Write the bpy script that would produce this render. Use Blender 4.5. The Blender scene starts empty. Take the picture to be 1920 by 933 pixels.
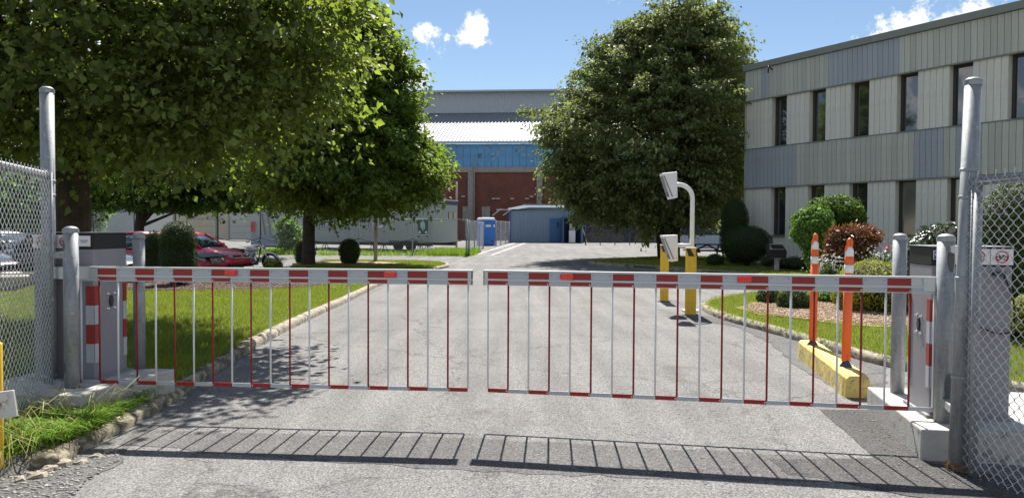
import bpy, bmesh, math, random
import numpy as np
from mathutils import Vector, Matrix, Euler
R = math.radians
rnd = random.Random(7)
rng = np.random.default_rng(11)
S = bpy.context.scene
COL = S.collection

# ------------------------------------------------------------------ camera
cam = bpy.data.cameras.new("camera"); camo = bpy.data.objects.new("camera", cam); COL.objects.link(camo)
cam.sensor_width = 36; cam.lens = 26.25; cam.clip_end = 3000; cam.clip_start = .05
PITCH, ROLL, CH = R(1.47), R(.29), 1.6
cm = Matrix.Rotation(R(90) - PITCH, 3, 'X') @ Matrix.Rotation(ROLL, 3, 'Z')
camo.matrix_world = Matrix.Translation((0, 0, CH)) @ cm.to_4x4()
S.camera = camo
S.render.resolution_x, S.render.resolution_y = 1024, 497

# ------------------------------------------------------------------ light
SUN_EL, SUN_AZ = R(52), R(3)            # azimuth from +Y towards +X
S.view_settings.view_transform = 'Standard'; S.view_settings.look = 'None'
S.view_settings.gamma = 1; S.view_settings.exposure = 1.2
sl = bpy.data.lights.new("sun", 'SUN'); sl.energy = 4.8; sl.angle = R(.53); sl.color = (1, .95, .87)
so = bpy.data.objects.new("sun", sl); COL.objects.link(so)
sd = Vector((math.sin(SUN_AZ) * math.cos(SUN_EL), math.cos(SUN_AZ) * math.cos(SUN_EL), math.sin(SUN_EL)))
so.rotation_euler = (-sd).to_track_quat('-Z', 'Y').to_euler(); so.location = (0, 0, 60)

def ray(px, py):
    v = cm @ Vector(((px - 960) / 1400, -(py - 466.5) / 1400, -1)); return v
def P(px, py, Y):
    v = ray(px, py); k = Y / v.y; return Vector((v.x * k, Y, CH + v.z * k))
def gz(Y):
    return .475 * min(1, max(0, (Y - 28) / 42))
def G(px, py, z=None):
    v = ray(px, py); zz = 0 if z is None else z
    for _ in range(8):
        k = (zz - CH) / v.z; y = v.y * k
        if z is None: zz = gz(y)
    return Vector((v.x * k, y, zz))

# ------------------------------------------------------------------ world
W = bpy.data.worlds.new("World"); S.world = W; W.use_nodes = True
nt = W.node_tree; N = nt.nodes; L = nt.links
for n in list(N): N.remove(n)
out = N.new('ShaderNodeOutputWorld'); bg = N.new('ShaderNodeBackground'); bg.inputs[1].default_value = .05
sky = N.new('ShaderNodeTexSky'); sky.sky_type = 'NISHITA'; sky.sun_disc = False
sky.sun_elevation = SUN_EL; sky.sun_rotation = SUN_AZ; sky.air_density = 1.0; sky.dust_density = .1; sky.ozone_density = 2.2
tc = N.new('ShaderNodeTexCoord')
def vm(op, a, b=None):
    n = N.new('ShaderNodeVectorMath'); n.operation = op
    if isinstance(a, (tuple, Vector)): n.inputs[0].default_value = a
    else: L.new(a, n.inputs[0])
    if b is not None:
        if isinstance(b, (tuple, Vector)): n.inputs[1].default_value = b
        else: L.new(b, n.inputs[1])
    return n
def mt(op, a, b=None, c=None):
    n = N.new('ShaderNodeMath'); n.operation = op
    for i, x in enumerate((a, b, c)):
        if x is None: continue
        if isinstance(x, (int, float)): n.inputs[i].default_value = x
        else: L.new(x, n.inputs[i])
    return n.outputs[0]
dirv = tc.outputs['Generated']
clouds = [((800, 60), .020, 1), ((786, 62), .012, 1), ((817, 64), .012, .9), ((835, 68), .009, .75), ((893, 55), .025, 1), ((905, 52), .017, 1), ((872, 70), .016, 1), ((893, 78), .015, .9),
          ((770, 150), .026, 1), ((750, 110), .02, .8), ((1660, 92), .034, 1.1), ((1722, 76), .04, 1.2), ((1785, 52), .034, 1.2), ((1610, 112), .026, 1),
          ((1350, 8), .02, .62), ((1745, 2), .02, .62), ((1160, 0), .02, .5), ((150, -60), .16, 1), ((430, 20), .06, .8), ((2200, 60), .12, 1.1), ((2600, -300), .2, 1), ((-700, 100), .2, 1), ((700, -700), .16, 1)]
field = None
for (p, r, w) in clouds:
    c = ray(*p).normalized()
    d = vm('DISTANCE', dirv, c).outputs['Value']
    g = mt('MULTIPLY', d, 1 / r); g = mt('MULTIPLY', g, g); g = mt('MULTIPLY', g, -1); g = mt('EXPONENT', g); g = mt('MULTIPLY', g, w)
    field = g if field is None else mt('MAXIMUM', field, g)
n1 = N.new('ShaderNodeTexNoise'); n1.inputs['Scale'].default_value = 42; n1.inputs['Detail'].default_value = 7; n1.inputs['Roughness'].default_value = .68
L.new(dirv, n1.inputs['Vector'])
# clouds all round the rest of the sky
n2 = N.new('ShaderNodeTexNoise'); n2.inputs['Scale'].default_value = 3.1; n2.inputs['Detail'].default_value = 2; L.new(dirv, n2.inputs['Vector'])
sepw = N.new('ShaderNodeSeparateXYZ'); L.new(dirv, sepw.inputs[0])
away = mt('MULTIPLY_ADD', sepw.outputs[1], -4.0, 2.6); away = mt('MINIMUM', mt('MAXIMUM', away, 0), 1)
base = mt('MULTIPLY', mt('MULTIPLY', mt('SUBTRACT', n2.outputs[0], .44), 5.0), away)
field = mt('MAXIMUM', field, base)
dens = mt('ADD', field, mt('MULTIPLY', mt('SUBTRACT', n1.outputs[0], .5), 2.7))
mr = N.new('ShaderNodeMapRange'); mr.interpolation_type = 'SMOOTHSTEP'; L.new(dens, mr.inputs[0])
mr.inputs[1].default_value = .44; mr.inputs[2].default_value = .86
lim = mt('MULTIPLY', mr.outputs[0], .97)
mx = N.new('ShaderNodeMix'); mx.data_type = 'RGBA'; L.new(lim, mx.inputs[0])
tint = N.new('ShaderNodeMix'); tint.data_type = 'RGBA'; tint.blend_type = 'MULTIPLY'; tint.inputs[0].default_value = 1
L.new(sky.outputs[0], tint.inputs[6]); tint.inputs[7].default_value = (1.0, 1.0, 1.0, 1)
L.new(tint.outputs[2], mx.inputs[6]); mx.inputs[7].default_value = (9.5, 9.6, 9.8, 1)
L.new(mx.outputs[2], bg.inputs[0]); L.new(bg.outputs[0], out.inputs[0])

# ------------------------------------------------------------------ materials
def newmat(name):
    m = bpy.data.materials.new(name); m.use_nodes = True
    t = m.node_tree; b = t.nodes['Principled BSDF']; return m, t, b
def nnode(t, k, **kw):
    n = t.nodes.new(k)
    for a, v in kw.items():
        if a in n.inputs: n.inputs[a].default_value = v
        else: setattr(n, a, v)
    return n
def ramp(t, fac, stops):
    r = t.nodes.new('ShaderNodeValToRGB'); t.links.new(fac, r.inputs[0])
    while len(r.color_ramp.elements) < len(stops): r.color_ramp.elements.new(.5)
    for e, (p, c) in zip(r.color_ramp.elements, stops):
        e.position = p; e.color = (*c, 1) if len(c) == 3 else c
    return r
def mul(t, a, b, fac=1, mode='MULTIPLY'):
    n = t.nodes.new('ShaderNodeMix'); n.data_type = 'RGBA'; n.blend_type = mode
    for s, v in ((0, fac), (6, a), (7, b)):
        if isinstance(v, (int, float)): n.inputs[s].default_value = v
        elif isinstance(v, tuple): n.inputs[s].default_value = (*v[:3], 1)
        else: t.links.new(v, n.inputs[s])
    return n.outputs[2]
def mat(name, col, rough=.6, metal=0, var=.12, scale=6, bump=.0, bscale=60, streak=0, obvar=0, coat=0, spec=.5, island=0, dirt=None):
    m, t, b = newmat(name); tcn = t.nodes.new('ShaderNodeTexCoord')
    src = tcn.outputs['Object']
    n = nnode(t, 'ShaderNodeTexNoise', Scale=scale, Detail=6., Roughness=.6); t.links.new(src, n.inputs['Vector'])
    r = ramp(t, n.outputs[0], [(.3, (1 - var,) * 3), (.7, (1 + var,) * 3)])
    c = mul(t, col, r.outputs[0])
    if streak:
        mp = nnode(t, 'ShaderNodeMapping'); mp.inputs['Scale'].default_value = (14, 14, .8); t.links.new(src, mp.inputs[0])
        n3 = nnode(t, 'ShaderNodeTexNoise', Scale=1.2, Detail=4.); t.links.new(mp.outputs[0], n3.inputs['Vector'])
        r3 = ramp(t, n3.outputs[0], [(.35, (1 - streak,) * 3), (.65, (1 + streak * .6,) * 3)]); c = mul(t, c, r3.outputs[0])
    if obvar:
        oi = t.nodes.new('ShaderNodeObjectInfo'); r4 = ramp(t, oi.outputs['Random'], [(0, (1 - obvar,) * 3), (1, (1 + obvar,) * 3)]); c = mul(t, c, r4.outputs[0])
    if island:
        ge = t.nodes.new('ShaderNodeNewGeometry'); r5 = ramp(t, ge.outputs['Random Per Island'], [(0, (1 - island,) * 3), (1, (1 + island,) * 3)]); c = mul(t, c, r5.outputs[0])
    if dirt:
        dc, amt, dsc = dirt
        n6 = nnode(t, 'ShaderNodeTexNoise', Scale=dsc, Detail=8., Roughness=.7); t.links.new(src, n6.inputs['Vector'])
        r6 = ramp(t, n6.outputs[0], [(.62 - amt * .3, (0, 0, 0)), (.72 - amt * .3, (1, 1, 1))])
        c = mul(t, c, dc, r6.outputs[0], 'MIX')
    t.links.new(c, b.inputs['Base Color'])
    b.inputs['Roughness'].default_value = rough; b.inputs['Metallic'].default_value = metal
    b.inputs['Specular IOR Level'].default_value = spec; b.inputs['Coat Weight'].default_value = coat
    if coat: b.inputs['Coat Roughness'].default_value = .06
    if bump:
        n2_ = nnode(t, 'ShaderNodeTexNoise', Scale=bscale, Detail=5.); t.links.new(src, n2_.inputs['Vector'])
        bp = nnode(t, 'ShaderNodeBump', Strength=bump, Distance=.01); t.links.new(n2_.outputs[0], bp.inputs['Height']); t.links.new(bp.outputs[0], b.inputs['Normal'])
    return m
def asphalt_mat(name, lo, hi, big=.12, warm=1.0):
    m, t, b = newmat(name); tcn = t.nodes.new('ShaderNodeTexCoord'); src = tcn.outputs['Object']
    n = nnode(t, 'ShaderNodeTexNoise', Scale=95., Detail=3., Roughness=.75); t.links.new(src, n.inputs['Vector'])
    v = nnode(t, 'ShaderNodeTexVoronoi', Scale=95.); t.links.new(src, v.inputs['Vector'])
    pal = ramp(t, v.outputs['Color'], [(0, (lo * .45,) * 3), (.3, (lo, lo * .98, lo * .97)), (.62, (hi * .8, hi * .78, hi * .77)), (.93, (hi * 1.15, hi * 1.1, hi * 1.08)), (1, (hi * 1.45, hi * 1.42, hi * 1.4))])
    r = ramp(t, n.outputs[0], [(.38, (.64,) * 3), (.6, (1.15,) * 3)])
    c = mul(t, pal.outputs[0], r.outputs[0])
    n2_ = nnode(t, 'ShaderNodeTexNoise', Scale=.55, Detail=6., Roughness=.62); t.links.new(src, n2_.inputs['Vector'])
    r2 = ramp(t, n2_.outputs[0], [(.3, (1 - big,) * 3), (.7, (1 + big, 1 + big * .97, 1 + big * .95))]); c = mul(t, c, r2.outputs[0])
    # long tracks along the drive
    mp = nnode(t, 'ShaderNodeMapping'); mp.inputs['Scale'].default_value = (1.6, .12, 1); t.links.new(src, mp.inputs[0])
    n3 = nnode(t, 'ShaderNodeTexNoise', Scale=1.6, Detail=5.); t.links.new(mp.outputs[0], n3.inputs['Vector'])
    r3 = ramp(t, n3.outputs[0], [(.35, (.82,) * 3), (.65, (1.10,) * 3)]); c = mul(t, c, r3.outputs[0])
    # stains and hairline cracks
    n4 = nnode(t, 'ShaderNodeTexNoise', Scale=.9, Detail=8., Roughness=.7, Distortion=.6); t.links.new(src, n4.inputs['Vector'])
    r5 = ramp(t, n4.outputs[0], [(.30, (.72, .70, .68)), (.42, (1,) * 3), (.66, (1.0,) * 3), (.74, (1.10,) * 3)]); c = mul(t, c, r5.outputs[0])
    wn = nnode(t, 'ShaderNodeTexNoise', Scale=2.2, Detail=6., Roughness=.7); t.links.new(src, wn.inputs['Vector'])
    mw = nnode(t, 'ShaderNodeVectorMath', operation='MULTIPLY_ADD'); t.links.new(wn.outputs['Color'], mw.inputs[0]); mw.inputs[1].default_value = (.9, .9, 0); t.links.new(src, mw.inputs[2])
    vc = nnode(t, 'ShaderNodeTexVoronoi', Scale=.32); vc.feature = 'DISTANCE_TO_EDGE'; t.links.new(mw.outputs[0], vc.inputs['Vector'])
    r6 = ramp(t, vc.outputs['Distance'], [(.0, (.35,) * 3), (.0028, (.55,) * 3), (.0045, (1,) * 3)]); c = mul(t, c, r6.outputs[0], .8)
    # sparse dark specks
    v2 = nnode(t, 'ShaderNodeTexVoronoi', Scale=5.); t.links.new(src, v2.inputs['Vector'])
    r4 = ramp(t, v2.outputs['Distance'], [(.045, (.25,) * 3), (.065, (1,) * 3)]); c = mul(t, c, r4.outputs[0])
    t.links.new(c, b.inputs['Base Color']); b.inputs['Roughness'].default_value = .93; b.inputs['Specular IOR Level'].default_value = .25
    bp = nnode(t, 'ShaderNodeBump', Strength=.5, Distance=.006); t.links.new(n.outputs[0], bp.inputs['Height']); t.links.new(bp.outputs[0], b.inputs['Normal'])
    return m
def leaf_mat(name, dark, light, trans, tw=.42, rough=.5, sp=.18, patch_=0):
    m, t, b = newmat(name); ge = t.nodes.new('ShaderNodeNewGeometry')
    r = ramp(t, ge.outputs['Random Per Island'], [(0, dark), (.75, light), (1, tuple(min(1, x * 1.35) for x in light))])
    c = r.outputs[0]
    if patch_:
        tcn = t.nodes.new('ShaderNodeTexCoord'); n = nnode(t, 'ShaderNodeTexNoise', Scale=1.1, Detail=5., Roughness=.65); t.links.new(tcn.outputs['Object'], n.inputs['Vector'])
        rr_ = ramp(t, n.outputs[0], [(.34, (.62, .72, .75)), (.5, (1, 1, 1)), (.66, (1.35, 1.12, 1.3))]); c = mul(t, c, rr_.outputs[0])
    t.links.new(c, b.inputs['Base Color']); b.inputs['Roughness'].default_value = rough; b.inputs['Specular IOR Level'].default_value = sp
    tr = t.nodes.new('ShaderNodeBsdfTranslucent')
    r2 = ramp(t, ge.outputs['Random Per Island'], [(0, tuple(x * .6 for x in trans)), (1, trans)])
    t.links.new(r2.outputs[0], tr.inputs[0])
    ms = t.nodes.new('ShaderNodeMixShader'); ms.inputs[0].default_value = tw
    t.links.new(b.outputs[0], ms.inputs[1]); t.links.new(tr.outputs[0], ms.inputs[2])
    t.links.new(ms.outputs[0], t.nodes['Material Output'].inputs[0]); return m
def glass_mat(name, col, rough=.04):
    m, t, b = newmat(name)
    tcn = t.nodes.new('ShaderNodeTexCoord'); n = nnode(t, 'ShaderNodeTexNoise', Scale=1.3, Detail=2.); t.links.new(tcn.outputs['Object'], n.inputs['Vector'])
    r = ramp(t, n.outputs[0], [(.3, tuple(x * .8 for x in col)), (.7, tuple(x * 1.2 for x in col))]); t.links.new(r.outputs[0], b.inputs['Base Color'])
    b.inputs['Roughness'].default_value = rough; b.inputs['Specular IOR Level'].default_value = .9; b.inputs['IOR'].default_value = 1.85
    bp = nnode(t, 'ShaderNodeBump', Strength=.06, Distance=.05); t.links.new(n.outputs[0], bp.inputs['Height']); t.links.new(bp.outputs[0], b.inputs['Normal'])
    return m
def brick_mat(name):
    m, t, b = newmat(name); tcn = t.nodes.new('ShaderNodeTexCoord')
    mp = nnode(t, 'ShaderNodeMapping'); mp.inputs['Rotation'].default_value = (R(90), 0, 0); t.links.new(tcn.outputs['Object'], mp.inputs[0])
    br = nnode(t, 'ShaderNodeTexBrick'); t.links.new(mp.outputs[0], br.inputs['Vector'])
    br.inputs['Scale'].default_value = 3.2; br.inputs['Color1'].default_value = (.20, .066, .045, 1); br.inputs['Color2'].default_value = (.135, .047, .036, 1)
    br.inputs['Mortar'].default_value = (.11, .07, .055, 1); br.inputs['Mortar Size'].default_value = .02
    n = nnode(t, 'ShaderNodeTexNoise', Scale=.5, Detail=6., Roughness=.65); t.links.new(tcn.outputs['Object'], n.inputs['Vector'])
    r = ramp(t, n.outputs[0], [(.3, (.7, .75, .8)), (.65, (1.25, 1.1, 1.0))])
    t.links.new(mul(t, br.outputs[0], r.outputs[0]), b.inputs['Base Color']); b.inputs['Roughness'].default_value = .9; return m

M = {}
M['asphalt'] = asphalt_mat('asphalt', .135, .25)
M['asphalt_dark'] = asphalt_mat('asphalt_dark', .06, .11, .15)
M['ground'] = mat('dry_ground', (.12, .11, .085), .95, var=.3, scale=2, bump=.5, bscale=30)
M['soil_grass'] = mat('lawn_soil', (.085, .10, .03), .95, var=.45, scale=5, bump=.5, bscale=50)
M['gravel'] = mat('gravel_soil', (.125, .118, .108), .95, var=.35, scale=14, bump=.8, bscale=60)
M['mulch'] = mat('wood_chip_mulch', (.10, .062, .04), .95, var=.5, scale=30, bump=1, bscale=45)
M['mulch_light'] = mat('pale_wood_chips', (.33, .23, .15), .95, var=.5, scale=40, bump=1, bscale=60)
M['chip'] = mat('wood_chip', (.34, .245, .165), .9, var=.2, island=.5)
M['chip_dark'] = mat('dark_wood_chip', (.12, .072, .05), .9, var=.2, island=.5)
M['kerb'] = mat('kerb_concrete', (.30, .265, .205), .9, var=.28, scale=9, bump=.7, bscale=45, dirt=((.11, .09, .065), .35, 7))
M['kerb_yellow'] = mat('kerb_worn_paint', (.33, .29, .20), .95, var=.35, scale=8, bump=1, bscale=30, dirt=((.12, .10, .07), .55, 7))
M['concrete'] = mat('pale_concrete', (.44, .425, .395), .85, var=.12, scale=5, bump=.35, bscale=70, dirt=((.2, .19, .17), .25, 9))
M['concrete_old'] = mat('weathered_concrete', (.30, .28, .25), .9, var=.2, scale=3, bump=.3, streak=.12)
def galv(name, col):
    m, t, b = newmat(name); tcn = t.nodes.new('ShaderNodeTexCoord'); src = tcn.outputs['Object']
    v = nnode(t, 'ShaderNodeTexVoronoi', Scale=38.); t.links.new(src, v.inputs['Vector'])
    mp = nnode(t, 'ShaderNodeMapping'); mp.inputs['Scale'].default_value = (9, 9, 1.1); t.links.new(src, mp.inputs[0])
    n = nnode(t, 'ShaderNodeTexNoise', Scale=1.4, Detail=7., Roughness=.66); t.links.new(mp.outputs[0], n.inputs['Vector'])
    r1 = ramp(t, v.outputs['Color'], [(0, (.9,) * 3), (1, (1.08,) * 3)]); r2 = ramp(t, n.outputs[0], [(.33, (.66,) * 3), (.5, (1.,) * 3), (.72, (1.3,) * 3)])
    c = mul(t, mul(t, col, r1.outputs[0]), r2.outputs[0])
    n5 = nnode(t, 'ShaderNodeTexNoise', Scale=16., Detail=6., Roughness=.8); t.links.new(src, n5.inputs['Vector'])
    r5 = ramp(t, n5.outputs[0], [(.60, (0, 0, 0)), (.68, (1, 1, 1))]); c = mul(t, c, (.13, .125, .12), r5.outputs[0], 'MIX')
    r7 = ramp(t, n5.outputs[0], [(.30, (1, 1, 1)), (.40, (0, 0, 0))]); c = mul(t, c, (.62, .63, .64), r7.outputs[0], 'MIX')
    t.links.new(c, b.inputs['Base Color']); b.inputs['Metallic'].default_value = .4
    r6 = ramp(t, n.outputs[0], [(.3, (.68,) * 3), (.7, (.48,) * 3)]); t.links.new(r6.outputs[0], b.inputs['Roughness'])
    bp = nnode(t, 'ShaderNodeBump', Strength=.12, Distance=.01); t.links.new(n5.outputs[0], bp.inputs['Height']); t.links.new(bp.outputs[0], b.inputs['Normal']); return m
M['galv'] = galv('galvanised_steel', (.30, .315, .33))
M['wire'] = mat('galvanised_wire', (.60, .615, .62), .4, metal=.4, var=.15, scale=20)
M['alu'] = mat('aluminium', (.52, .54, .56), .34, metal=.5, var=.05)
M['refl_red'] = mat('red_reflective_tape', (.29, .013, .011), .35, var=.1, scale=25)
M['refl_grey'] = mat('silver_reflective_tape', (.43, .46, .50), .35, var=.06, scale=25, metal=.15)
M['white_paint'] = mat('white_paint', (.78, .78, .77), .4, var=.05)
M['white_rod'] = mat('white_rod_paint', (.72, .73, .75), .4, var=.05)
M['red_paint'] = mat('red_paint', (.24, .014, .013), .4, var=.1)
M['lamp_red'] = mat('red_lamp_lens', (.7, .012, .01), .12, var=.2, scale=60, coat=1)
M['lamp_rib'] = mat('red_lens_rib', (.85, .06, .04), .15, var=.3, scale=40, coat=1)
M['cab_grey'] = mat('grey_powder_coat', (.245, .24, .262), .5, var=.06, scale=3, streak=.03)
M['cab_dark'] = mat('charcoal_cap', (.022, .025, .02), .6, var=.1, spec=.3)
M['black'] = mat('black_plastic', (.012, .012, .013), .4)
M['sign_white'] = mat('sign_white', (.75, .72, .73), .45, var=.03)
M['sign_red'] = mat('sign_red', (.5, .03, .03), .45, var=.03)
M['blue_sticker'] = mat('blue_sticker', (.02, .045, .2), .4)
M['orange'] = mat('orange_plastic', (.86, .135, .025), .5, var=.08, streak=.05)
M['yellow'] = mat('yellow_paint', (.72, .44, .025), .5, var=.1, streak=.08, dirt=((.28, .19, .08), .05, 9))
M['yellow_block'] = mat('worn_yellow_paint', (.68, .53, .14), .8, var=.15, scale=7, bump=.5, dirt=((.34, .29, .2), .42, 13))
M['navy_base'] = mat('dark_blue_rubber', (.03, .045, .08), .5)
M['leaf_big'] = leaf_mat('linden_leaf', (.045, .068, .022), (.125, .155, .045), (.34, .46, .055), .42, .6, .3)
M['leaf_mid'] = leaf_mat('lime_tree_leaf', (.045, .085, .018), (.125, .18, .035), (.29, .42, .05), .46, .6, .25)
M['leaf_right'] = leaf_mat('dusky_leaf', (.06, .095, .035), (.18, .21, .08), (.29, .36, .10), .42, .6, .3)
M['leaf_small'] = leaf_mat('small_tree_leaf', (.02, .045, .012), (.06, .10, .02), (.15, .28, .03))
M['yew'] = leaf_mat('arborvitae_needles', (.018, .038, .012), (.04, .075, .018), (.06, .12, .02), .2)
M['yew_lit'] = leaf_mat('sunlit_needles', (.035, .06, .018), (.08, .12, .03), (.1, .16, .03), .25)  # paler copy of the yew needles, sunlight put into the colour
M['lime_leaf'] = leaf_mat('lime_shrub_leaf', (.06, .13, .022), (.13, .24, .045), (.2, .38, .05), .35)
M['copper_leaf'] = leaf_mat('copper_leaf', (.055, .032, .02), (.20, .095, .045), (.30, .11, .03), .3, .35, .6)
M['mound_leaf'] = leaf_mat('golden_spirea_leaf', (.16, .20, .025), (.40, .40, .06), (.42, .45, .05), .35)
M['rhodo_leaf'] = leaf_mat('glossy_dark_leaf', (.03, .055, .022), (.10, .13, .07), (.06, .1, .02), .15, .25, .6)
M['grass'] = leaf_mat('grass_blade', (.11, .155, .018), (.25, .30, .045), (.34, .43, .05), .4, patch_=1)
M['grass_weed'] = leaf_mat('weed_blade', (.06, .14, .014), (.16, .28, .03), (.28, .46, .03), .42)
M['straw'] = leaf_mat('dry_straw', (.22, .22, .07), (.42, .40, .16), (.4, .4, .12), .3)
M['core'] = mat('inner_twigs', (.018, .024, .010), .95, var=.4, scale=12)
M['bark'] = mat('bark', (.062, .045, .032), .95, var=.4, scale=5, bump=1, bscale=22, streak=.3)
M['flower'] = leaf_mat('pale_petals', (.5, .5, .48), (.75, .74, .7), (.5, .5, .5), .2)
M['pink'] = leaf_mat('pink_petals', (.5, .05, .16), (.7, .1, .3), (.5, .1, .2), .2)
M['pier'] = mat('grey_board_cladding', (.66, .65, .59), .8, var=.07, streak=.05, obvar=.05)
M['board_green'] = mat('grey_green_board', (.47, .475, .425), .75, var=.07, streak=.06, obvar=.09)
M['board_blue'] = mat('blue_grey_board', (.35, .38, .425), .75, var=.07, streak=.06, obvar=.06)
M['wall_backing'] = mat('wall_backing', (.24, .24, .21), .9)
M['cap_metal'] = mat('roof_edge_metal', (.20, .215, .19), .5, var=.06)
M['win_frame'] = mat('brown_window_frame', (.045, .036, .03), .5)
M['win_glass'] = glass_mat('window_glass', (.035, .035, .038))
M['win_glass_pale'] = glass_mat('window_glass_blind', (.16, .155, .14), .1)
M['brick'] = brick_mat('red_brick')
M['hall_blue'] = mat('weathered_blue_panel', (.11, .31, .55), .6, var=.16, scale=1.2, streak=.12, obvar=.12)
M['hall_blue_patch'] = mat('faded_blue_patch', (.17, .31, .46), .7, var=.2)
M['corr_white'] = mat('white_corrugated_roof', (.22, .24, .27), .65, var=.05)
M['corr_grey'] = mat('grey_corrugated_wall', (.43, .47, .51), .6, var=.05, streak=.04)
M['corr_slate'] = mat('slate_corrugated_wall', (.2, .23, .28), .6, var=.05, streak=.05)
M['shed_blue'] = mat('blue_grey_shed_metal', (.20, .265, .345), .5, var=.06, streak=.05)
M['shed_roof'] = mat('dull_shed_roof', (.11, .135, .16), .9, var=.1, spec=.1)
M['door_blue'] = mat('blue_door_paint', (.035, .115, .28), .45, var=.08)
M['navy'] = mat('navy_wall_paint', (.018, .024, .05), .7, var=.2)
M['trailer'] = mat('trailer_panel', (.37, .40, .40), .55, var=.06, streak=.07)
M['trailer_trim'] = mat('trailer_dark_trim', (.04, .055, .09), .5)
M['tyre'] = mat('tyre_rubber', (.018, .018, .018), .85)
M['rim'] = mat('wheel_rim', (.35, .36, .37), .35, metal=.7)
M['toilet_blue'] = mat('toilet_blue_plastic', (.015, .15, .55), .4, var=.08)
M['green_sign'] = mat('green_sign', (.02, .11, .085), .5, var=.04)
M['cream'] = mat('cream_wall', (.42, .385, .285), .8, var=.08, scale=1, streak=.08)
M['cream_pale'] = mat('pale_warehouse_wall', (.40, .42, .42), .8, var=.06, streak=.05)
M['wood'] = mat('weathered_wood', (.19, .145, .105), .85, var=.2, streak=.2)
M['wood_dark'] = mat('stained_wood', (.045, .025, .018), .8, var=.2, streak=.2)
M['wood_pole'] = mat('pale_wood_pole', (.34, .31, .27), .85, var=.15, streak=.15)
M['car_red'] = mat('red_car_paint', (.72, .03, .065), .4, coat=.5, var=.02)
M['car_maroon'] = mat('maroon_car_paint', (.48, .03, .06), .38, coat=.5, var=.02)
M['car_black'] = mat('black_car_paint', (.012, .012, .014), .25, coat=1, var=.02)
M['car_silver'] = mat('silver_blue_car_paint', (.34, .40, .48), .3, coat=1, metal=.3, var=.02)
M['car_bronze'] = mat('taupe_car_paint', (.16, .135, .13), .3, coat=1, metal=.3, var=.02)
M['car_glass'] = glass_mat('car_glass', (.03, .045, .06), .03)
M['chrome'] = mat('chrome', (.75, .76, .78), .12, metal=.95, var=.02)
M['headlamp'] = mat('headlamp_lens', (.62, .64, .66), .12, coat=1, metal=.3, var=.2, scale=25)
M['amber'] = mat('amber_lens', (.8, .22, .02), .2, coat=1)
M['bike_white'] = mat('white_motorcycle_paint', (.68, .68, .69), .25, coat=1)
M['planter'] = mat('planter_concrete', (.46, .42, .38), .85, var=.12, bump=.3)
M['line'] = mat('worn_white_line', (.62, .61, .58), .8, var=.15, scale=3, dirt=((.22, .21, .2), .55, 10))
M['stone'] = mat('loose_stone', (.25, .24, .225), .9, island=.5)
M['rust_white'] = mat('rust_spotted_white_paint', (.60, .58, .54), .6, var=.08, dirt=((.22, .09, .04), .2, 14))
M['rust'] = mat('rusty_residue', (.36, .22, .11), .95, var=.4, scale=40, bump=1, bscale=60)
M['tar'] = mat('cold_zinc_repair_paint', (.075, .085, .09), .6, var=.2)
M['tarp'] = mat('blue_grey_barrier', (.27, .33, .40), .8, var=.06)

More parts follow.
